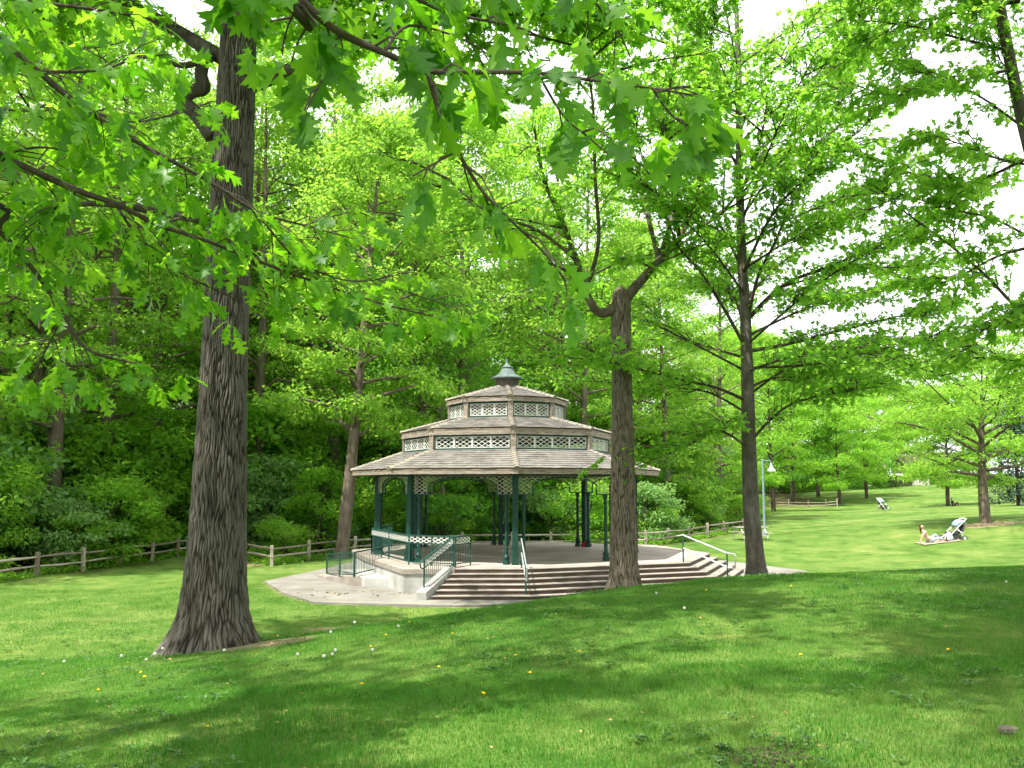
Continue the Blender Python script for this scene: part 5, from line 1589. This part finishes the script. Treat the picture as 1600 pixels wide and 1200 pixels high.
for s in (-1, 1):
    for k in range(2):
        mb = MB(); mb.box((0, s * (.62 + k * .15), .44), (1.9, .135, .04), rnd=random.random()); mb.build('seat_plank', M['fence_wood'], e)
    for x in (-.7, .7):
        mb = MB(); mb.tube([(x, s * .25, .72), (x, s * .66, .42), (x, s * .78, .2), (x, s * .74, .02)], .025, 6); mb.tube([(x, s * .78, .40), (x, 0, .42)], .022, 6); mb.build('leg', M['steel'], e)

# ------------------------------------------------------------------ people
def skin_body(name, pts, edges, rads, mat, parent, root_i=0, sub=1):
    me = bpy.data.meshes.new(name); me.from_pydata([tuple(p) for p in pts], edges, [])
    o = mesh_obj(name, me, parent); me.materials.append(mat)
    o.modifiers.new('Skin', 'SKIN')
    for i, sv in enumerate(me.skin_vertices[0].data):
        r = rads[i]; sv.radius = (r, r) if not hasattr(r, '__len__') else r
        sv.use_root = (i == root_i)
    o.modifiers['Skin'].use_smooth_shade = True
    m_ = o.modifiers.new('Sub', 'SUBSURF'); m_.levels = sub; m_.render_levels = sub
    return o
def person(loc, rz, label, J, top, legs, hairm, long_hair):
    """J: joint positions in the person's own space; body one continuous skinned mesh, clothes and hair its children."""
    e = empty('person', loc, rz); tag(e, label, 'person')
    V = lambda k: Vector(J[k])
    pts, edges, rads = [], [], []
    def chain(ks, rs, start=None):
        prev = start
        for k, r in zip(ks, rs):
            pts.append(V(k)); rads.append(r); i = len(pts) - 1; ids[k] = i
            if prev is not None: edges.append((prev, i))
            prev = i
        return prev
    ids = {}
    chain(['pelvis', 'waist', 'chest', 'neck'], [(.15, .11), (.125, .09), (.15, .10), .055])
    hd = V('head'); nk = V('neck'); up = (hd - nk).normalized()
    J['h1'] = nk.lerp(hd, .5); J['h2'] = hd; J['h3'] = hd + up * .10
    chain(['h1', 'h2', 'h3'], [.062, .092, .075], ids['neck'])
    for s in ('l', 'r'):
        chain([s + '_sh', s + '_el', s + '_wr'], [.055, .042, .03], ids['chest'])
        wr = V(s + '_wr'); d = (wr - V(s + '_el')).normalized()
        J[s + '_pa'] = wr + d * .06
        pa = chain([s + '_pa'], [(.04, .016)], ids[s + '_wr'])
        sdv = d.cross(Vector((.3, .2, 1))).normalized()
        for f in range(5):
            o_ = (f - 2) * .018
            b_ = wr + d * (.085 if f else .03) + sdv * (o_ if f else -.045)
            t_ = b_ + d * ((.05, .065, .07, .066, .052)[f] * .55) + sdv * (-.015 if f == 0 else 0)
            J[f'{s}f{f}'] = b_; J[f'{s}g{f}'] = t_ + d * .03 - Vector((0, 0, .012))
            chain([f'{s}f{f}', f'{s}g{f}'], [.009, .008], ids[s + '_pa'])
        chain([s + '_hip', s + '_kn', s + '_an', s + '_to'], [.085, .058, .038, .03], ids['pelvis'])
    skin_body('body', pts, edges, rads, M['skin'], e)
    # clothes: a shell over trunk and upper limbs
    q = ['pelvis', 'waist', 'chest']; tp = [V(k) for k in q]; ed = [(0, 1), (1, 2)]; rr = [(.165, .125), (.14, .105), (.165, .115)]
    for s in ('l', 'r'):
        tp.append(V(s + '_sh')); ed.append((2, len(tp) - 1)); rr.append(.066)
        tp.append(V(s + '_sh').lerp(V(s + '_el'), .45)); ed.append((len(tp) - 2, len(tp) - 1)); rr.append(.058)
    skin_body('shirt', tp, ed, rr, top, e)
    tp = [V('pelvis')]; ed = []; rr = [(.17, .13)]
    for s in ('l', 'r'):
        tp.append(V(s + '_hip')); ed.append((0, len(tp) - 1)); rr.append(.10)
        tp.append(V(s + '_kn')); ed.append((len(tp) - 2, len(tp) - 1)); rr.append(.074)
        tp.append(V(s + '_kn').lerp(V(s + '_an'), .55)); ed.append((len(tp) - 2, len(tp) - 1)); rr.append(.058)
    skin_body('trousers', tp, ed, rr, legs, e)
    fw = Vector(J['face']).normalized(); c = hd + up * .05
    rt_ = fw.cross(up).normalized()
    tp = [c + up * .055 - fw * .025, c - fw * .05 + up * .0, nk - fw * .07 + up * .02] + ([V('chest') - fw * .11] if long_hair else [])
    skin_body('hair', tp, [(i, i + 1) for i in range(len(tp) - 1)], [.09, .085, .06] + ([.05] if long_hair else []), hairm, e)
    for s in (-1, 1):
        mb = MB(); mb.lathe((0, 0, 0), [(.001, -.011), (.009, -.006), (.011, 0), (.009, .006), (.001, .011)], 8); mb.build('eye', M['dark_cloth'], e, loc=c + fw * .082 + rt_ * (.032 * s) - up * .03)
        mb = MB(); mb.lathe((0, 0, 0), [(.002, -.03), (.014, -.02), (.017, .005), (.012, .028), (.002, .032)], 8); mb.build('ear', M['skin'], e, loc=c + rt_ * (.088 * s) - up * .04)
    mb = MB(); mb.lathe((0, 0, 0), [(.016, -.028), (.014, -.01), (.006, .02), (.002, .026)], 8); mb.build('nose', M['skin'], e, loc=c + fw * .093 - up * .05)
    mb = MB(); mb.tube([c + fw * .082 + rt_ * (-.024) - up * .085, c + fw * .092 - up * .088, c + fw * .082 + rt_ * .024 - up * .085], [.003, .006, .003], 6); mb.build('mouth', M['red_cloth'], e)
    return e
gw = Gnd(1462, 849, 38)
bl = MB()
nn = 12
for i in range(nn):
    for j in range(nn):
        pass
gxs, gys = np.meshgrid(np.linspace(-.85, 1.15, 26), np.linspace(-.55, .6, 18))
wx, wy = gw.x + gxs, gw.y + gys + .12 * gxs
wz = hgt(wx, wy) + .035 + .02 * vnoise(gxs * 5, gys * 5, 4)
ii = np.arange(gxs.size).reshape(gxs.shape)
bme = np_mesh('blanket', np.stack([wx - gw.x, wy - gw.y, wz - gw.z], -1).reshape(-1, 3), np.stack([ii[:-1, :-1], ii[:-1, 1:], ii[1:, 1:], ii[1:, :-1]], -1).reshape(-1, 4), None, M['tan_cloth'], True)
so = mesh_obj('blanket', bme, None, gw); so.modifiers.new('s', 'SOLIDIFY').thickness = .012
tag(so, 'pale rumpled picnic blanket on the sunny meadow grass', 'blanket')
wz0 = hz(gw.x - .3, gw.y) + .06
person(Vector((gw.x - .35, gw.y, wz0)), 0, 'person reclining on the picnic blanket in pink top with long brown hair', {
    'pelvis': (0, 0, .13), 'waist': (-.10, .02, .27), 'chest': (-.22, .03, .46), 'neck': (-.29, .02, .62), 'head': (-.31, -.01, .76), 'face': (.55, -.75, .05),
    'l_sh': (-.20, -.16, .55), 'l_el': (-.44, -.26, .30), 'l_wr': (-.52, -.28, .06), 'r_sh': (-.26, .20, .55), 'r_el': (-.06, .30, .36), 'r_wr': (.14, .22, .27),
    'l_hip': (.10, -.10, .12), 'l_kn': (.50, -.14, .22), 'l_an': (.90, -.10, .06), 'l_to': (1.05, -.12, .08), 'r_hip': (.10, .10, .12), 'r_kn': (.44, .16, .38), 'r_an': (.66, .14, .05), 'r_to': (.82, .14, .04)},
    M['pink_cloth'], M['white_cloth'], M['hair'], True)
gp = on((1483 - 800) / F * 99.4, 99.4)
person(Vector((gp.x, gp.y, gp.z - .02)), 0, 'person in dark clothes sitting against a thin trunk in the far meadow', {
    'pelvis': (0, 0, .14), 'waist': (-.06, .02, .30), 'chest': (-.10, .03, .52), 'neck': (-.10, .02, .70), 'head': (-.08, 0, .84), 'face': (.8, -.6, -.1),
    'l_sh': (-.06, -.19, .62), 'l_el': (.10, -.26, .40), 'l_wr': (.32, -.18, .42), 'r_sh': (-.12, .22, .62), 'r_el': (.06, .30, .40), 'r_wr': (.30, .16, .42),
    'l_hip': (.10, -.10, .13), 'l_kn': (.42, -.14, .50), 'l_an': (.62, -.14, .08), 'l_to': (.78, -.14, .05), 'r_hip': (.10, .10, .13), 'r_kn': (.44, .12, .48), 'r_an': (.66, .12, .08), 'r_to': (.82, .12, .05)},
    M['dark_cloth'], M['dark_cloth'], M['hair'], False)

def stroller(loc, rz, label, canopy, seatm, tip=0.0):
    e = empty('stroller', loc, rz); e.scale = (1.06,) * 3; tag(e, label, 'stroller')
    mb = MB()
    for s in (-.24, .24):
        mb.tube([(.52, s, .14), (.10, s, .55), (-.42, s, 1.0), (-.50, s, 1.05)], .018, 6); mb.tube([(-.34, s, .16), (.0, s, .62)], .018, 6)
        mb.tube([(.10, s, .55), (-.34, s, .38)], .014, 6)
    mb.tube([(-.50, -.24, 1.05), (-.53, 0, 1.07), (-.50, .24, 1.05)], .022, 6)
    mb.build('frame', M['white_paint'], e)
    for x in (.52, -.34):
        for s in (-.26, .26):
            mb = MB()
            c = Vector((x, s, .14)); ring = [c + Vector((.115 * math.cos(t), 0, .115 * math.sin(t))) for t in np.linspace(0, 2 * math.pi, 15)]
            mb.tube(ring, .025, 6, cap=False); w_ = mb.build('wheel', M['rubber'], e)
            mb = MB(); mb.tube([c - Vector((0, .02, 0)), c + Vector((0, .02, 0))], .095, 10); mb.build('rim', M['steel'], w_)
    mb = MB()
    prof = [(-.36, .78), (-.24, .46), (.10, .40), (.36, .46), (.40, .34), (.05, .30), (-.30, .36), (-.44, .76)]
    n = len(prof); mb.add([(x, -.22, z) for x, z in prof] + [(x, .22, z) for x, z in prof], [tuple(range(n)), tuple(range(2 * n - 1, n - 1, -1))] + [(i, (i + 1) % n, (i + 1) % n + n, i + n) for i in range(n)])
    mb.box((.02, 0, .22), (.5, .42, .14))
    mb.build('seat', seatm, e, bevel=.02)
    mb = MB(); vs_, fs = [], []
    na, nw = 9, 7
    for i in range(na):
        a = math.radians(15 + 125 * i / (na - 1))
        for j in range(nw):
            w_ = -1 + 2 * j / (nw - 1); rr = .40 * (1 - .28 * abs(w_) ** 3)
            vs_.append((-.16 - rr * math.cos(a) * -1 * .9 - .12, w_ * .25, .62 + rr * math.sin(a)))
    for i in range(na - 1):
        for j in range(nw - 1):
            fs.append((i * nw + j, i * nw + j + 1, (i + 1) * nw + j + 1, (i + 1) * nw + j))
    mb.add(vs_, fs); c = mb.build('canopy', canopy, e, smooth=True); c.modifiers.new('s', 'SOLIDIFY').thickness = .012
    return e
gs = on(gw.x + 1.02, gw.y + .1)
stroller(Vector((gs.x, gs.y, gs.z - .03)), math.radians(190), 'dark pushchair with pale blue hood beside the picnic blanket', M['blue_cloth'], M['dark_cloth'])
ga = Gnd(1380, 797, 60)
stroller(Vector((ga.x, ga.y, ga.z - .02)), math.radians(-70), 'lone dark pushchair with grey blue hood far out on the meadow', M['blue_cloth'], M['dark_cloth'])
mb = MB()
for k in range(5):
    mb.lathe((rng.uniform(-.14, .14), rng.uniform(-.1, .1), 0), [(.05, 0), (.15, .05), (.17, .18), (.12, .32), (.05, .40 + rng.uniform(-.05, .08)), (.01, .44)], 10)
gb = on(gw.x + .55, gw.y - .15)
tag(mb.build('picnic_bag', M['white_cloth'], None, smooth=True, loc=Vector((gb.x, gb.y, gb.z + .03))), 'bulging pale blue white bag standing on the picnic blanket', 'bag')

# ------------------------------------------------------------------ grass and small things in the lawn
rng = np.random.default_rng(123)
def in_view(x, y, m=.04):
    return np.abs(x) < (.5714 + m) * y + .4
def scatter(n, y0, y1, power):
    """Ground points inside the view, density falling with distance."""
    y = (y0 ** power + rng.random(n) * (y1 ** power - y0 ** power)) ** (1 / power)
    x = rng.uniform(-1, 1, n) * (.62 * y + .4)
    return x, y
GV, GF, GR, gb_ = [], [], [], 0
for n, y0, y1, hmin, hmax, wd, segs in ((190000, 4.2, 9.5, .018, .055, .0044, 2), (250000, 8.5, 17, .02, .052, .0075, 1), (210000, 16, 29, .02, .05, .013, 1)):
    x, y = scatter(n, y0, y1, 1.25)
    z = hgt(x, y)
    worn = worn_at(x, y)
    dens = vnoise(x * 1.3, y * 1.3, 61) * .5 + vnoise(x * 4, y * 4, 62) * .3 + .32 - worn * .9
    keep = (rng.random(n) < np.clip(dens * 1.5, 0, 1)) & (poly_sd(x, y, PLAZA) > -.07 * rng.random(n)) & (np.hypot(x + 4.56, y - 14) > .62) & (poly_sd(x, y, WOOD) > 0)
    x, y, z = x[keep], y[keep], z[keep]; n = len(x)
    tall = .55 + .9 * vnoise(x * .8, y * .8, 63) * vnoise(x * 3.1, y * 3.1, 64) * 1.8
    h = rng.uniform(hmin, hmax, n) * tall
    a = rng.uniform(0, 6.28, n); ln = rng.uniform(.15, .95, n) * h
    dx, dy = np.cos(a), np.sin(a); w_ = wd * rng.uniform(.6, 1.3, n)
    sx, sy = -dy * w_ / 2, dx * w_ / 2
    patch = vnoise(x * .55, y * .55, 65) * .6 + vnoise(x * 2.3, y * 2.3, 66) * .4
    r = np.clip(.5 + (patch - .5) * .9 + rng.normal(0, .17, n), 0, 1)
    b0 = np.c_[x - sx, y - sy, z - .01]; b1 = np.c_[x + sx, y + sy, z - .01]
    tip = np.c_[x + dx * ln, y + dy * ln, z + h]
    if segs == 2:
        m0 = np.c_[x + dx * ln * .3 - sx * .8, y + dy * ln * .3 - sy * .8, z + h * .62]; m1 = np.c_[x + dx * ln * .3 + sx * .8, y + dy * ln * .3 + sy * .8, z + h * .62]
        Vv = np.stack([b0, b1, m1, m0, tip], 1).reshape(-1, 3); k = np.arange(n)[:, None] * 5 + gb_
        GF.append(np.concatenate([k + [0, 1, 2], k + [0, 2, 3], k + [3, 2, 4]])); GR.append(np.repeat(r, 5)); gb_ += 5 * n
    else:
        Vv = np.stack([b0, b1, tip], 1).reshape(-1, 3); k = np.arange(n)[:, None] * 3 + gb_
        GF.append(k + [0, 1, 2]); GR.append(np.repeat(r, 3)); gb_ += 3 * n
    GV.append(Vv)
o = mesh_obj('grass', np_mesh('grass', np.concatenate(GV), np.concatenate(GF), np.concatenate(GR), M['grass']))
tag(o, 'short green grass blades covering the near lawn', 'grass', kind='stuff')
# broad leaved weeds (plantain, clover) in patches
n = 1100
x, y = scatter(n * 4, 4.4, 22, 1.3)
k_ = (vnoise(x * .6, y * .6, 71) > .45) & (poly_sd(x, y, PLAZA) > .3); x, y = x[k_][:n], y[k_][:n]
pos, dr, nr, sz = [], [], [], []
for xx, yy, zz in zip(x, y, hgt(x, y)):
    m_ = rng.integers(5, 11); a = rng.uniform(0, 6.28) + np.arange(m_) * 2.4
    pos.append(np.c_[np.full(m_, xx), np.full(m_, yy), np.full(m_, zz + .03)] + rng.normal(size=(m_, 3)) * [.03, .03, .008])
    dr.append(np.c_[np.cos(a), np.sin(a), rng.uniform(.05, .6, m_)]); nr.append(unit(np.c_[-np.cos(a) * .4, -np.sin(a) * .4, np.ones(m_)]))
    sz.append(rng.uniform(.03, .08, m_) * rng.uniform(.5, 1.2))
pos, dr, nr, sz = map(np.concatenate, (pos, dr, nr, sz))
o = mesh_obj('lawn_weeds', leaf_mesh('lawn_weeds', [(T_SM3, pos, dr, nr, sz, rng.random(len(pos)))], M['weed']))
tag(o, 'broad leaved plantain and clover scattered through the near grass', 'weeds', kind='stuff')
# fallen leaves and chips
n = 160
x, y = scatter(n, 4.6, 13, 1.3); z = hgt(x, y) + .035
ex = [Vector((rng.uniform(-1.9, 6), 0, 0)) for _ in range(0)]
parts = [(T_SM3, np.c_[x, y, z], rng.normal(size=(n, 3)) * [1, 1, .2], unit(np.array([0, 0, 1.]) + rng.normal(size=(n, 3)) * .3), rng.uniform(.02, .05, n), rng.random(n))]
sp_, sz_ = [], []
for k in range(34):
    kk = int(rng.integers(1, 6)); l0, l1 = step_line(kk, -.08), step_line(kk, -.2); s_i = int(rng.integers(0, 3)); t = rng.random(); f = rng.random()
    a_ = Vector(l0[s_i]).lerp(Vector(l0[s_i + 1]), t).lerp(Vector(l1[s_i]).lerp(Vector(l1[s_i + 1]), t), f)
    sp_.append((a_.x, a_.y, FZ - .125 * kk + .012))
for k in range(60):
    a = rng.uniform(0, 1); sp_.append((-6.6 + 4.2 * a + rng.normal(0, .3), 27.4 + rng.normal(0, .7) + .4 * a, .035))
sp_ = np.array(sp_); m_ = len(sp_)
parts.append((T_SM3, sp_, rng.normal(size=(m_, 3)) * [1, 1, .15], unit(np.array([0, 0, 1.]) + rng.normal(size=(m_, 3)) * .25), rng.uniform(.05, .13, m_), rng.random(m_)))
tag(mesh_obj('fallen_leaves', leaf_mesh('fallen_leaves', parts, M['dry_leaf'])), 'dry brown leaves fallen on the steps, pavement and lawn', 'leaves', kind='stuff')
# dandelions
fl_me = MB()
for ring, (rr, zz, nq) in enumerate(((.019, 0, 18), (.013, .005, 14), (.007, .009, 9))):
    for k in range(nq):
        t = 2 * math.pi * k / nq + ring
        fl_me.bar((rr * .25 * math.cos(t), rr * .25 * math.sin(t), zz), (rr * math.cos(t), rr * math.sin(t), zz + .003), .0042, .0015)
fl_mesh = fl_me.mesh('flower', M['petal'])
pf = MB()
for k in range(60):
    t = k * 2.4; z = 1 - 2 * (k + .5) / 60; r = math.sqrt(1 - z * z)
    v = Vector((r * math.cos(t), r * math.sin(t), z)) * .017
    pf.bar(v * .15, v, .0012, .0012); pf.box(v, (.006, .006, .0015))
pf_mesh = pf.mesh('seed_head', M['puff'])
stm = MB(); stm.tube([(0, 0, -.02), (.004, 0, .5), (0, .006, 1)], [.0028, .0024, .002], 5)
st_mesh = stm.mesh('stem', M['weed'])
YEL = [(435, 1002), (425, 1015), (152, 1091), (227, 1070), (565, 1085), (684, 1056), (705, 1006), (600, 1003), (577, 1025), (809, 1039), (829, 1065), (905, 1034), (1254, 1043), (1485, 1029), (1237, 925), (220, 1066), (326, 1160), (1104, 930), (640, 980), (752, 1098)]
WHI = [(242, 1041), (252, 1034), (231, 1045), (190, 1045), (517, 1002), (520, 1035), (521, 1049), (510, 1042), (580, 1039), (555, 992), (350, 1031), (622, 993), (1074, 972), (1574, 924), (1027, 940), (100, 1052), (466, 1045)]
for lst, hm, nm, lab, grp in ((YEL, fl_mesh, 'flower', 'yellow dandelion flower standing in the near lawn', 'yellow dandelions in the lawn'), (WHI, pf_mesh, 'seed_head', 'white dandelion seed head standing in the near lawn', 'dandelion seed heads in the lawn')):
    for px, py in lst:
        g = Gnd(px, py); hh = rng.uniform(.07, .12) if nm == 'flower' else rng.uniform(.12, .19)
        e = empty('dandelion', g); e.rotation_euler = (rng.normal(0, .12), rng.normal(0, .12), rng.uniform(0, 6.28))
        s = mesh_obj('stem', st_mesh, e); s.scale = (1, 1, hh)
        h_ = mesh_obj(nm, hm, e, (0, 0, hh)); h_.scale = (.95,) * 3
        tag(e, lab, 'dandelion', grp)
# flat stone and bark chips
g = Gnd(1575, 1146)
mb = MB(); mb.lathe((0, 0, 0), [(.055, -.03), (.075, .0), (.07, .025), (.05, .034), (.01, .036)], 11)
o = mb.build('stone', M['stone'], None, smooth=False, loc=g + Vector((0, 0, .015))); o.scale = (1, .75, 1)
tag(o, 'flat brown stone lying in the grass near the right edge', 'stone')
mb = MB()
for k in range(120):
    g2 = Gnd(1180 + rng.normal(0, 38), 1184 + rng.normal(0, 9))
    mb.box((g2.x, g2.y, g2.z + .012), (rng.uniform(.015, .06), rng.uniform(.01, .03), rng.uniform(.006, .016)), Matrix.Rotation(rng.uniform(0, 3.1), 3, 'Z') @ Matrix.Rotation(rng.normal(0, .4), 3, 'X'), rnd=rng.random())
tag(mb.build('bark_chips', M['soil']), 'dark bark chips on a bare patch at the bottom of the lawn', 'bark chips', kind='stuff')


# ------------------------------------------------------------------ look-alikes: say which one, counted from the left
ORD = ['leftmost', 'second from left', 'third from left', 'fourth from left', 'fifth from left', 'sixth from left', 'seventh from left', 'eighth from left', 'ninth from left', 'tenth from left', 'eleventh from left', 'twelfth from left']
same = {}
for o in COL.objects:
    if o.parent is None and 'label' in o and o.get('category') in ('tree', 'shrub'):
        same.setdefault(o['label'], []).append(o)
for lab, obs in same.items():
    if 1 < len(obs) <= len(ORD):
        obs.sort(key=lambda o: o.location.x / max(o.location.y, .1))
        for w_, o in zip(ORD, obs):
            o['label'] = lab + ', ' + w_
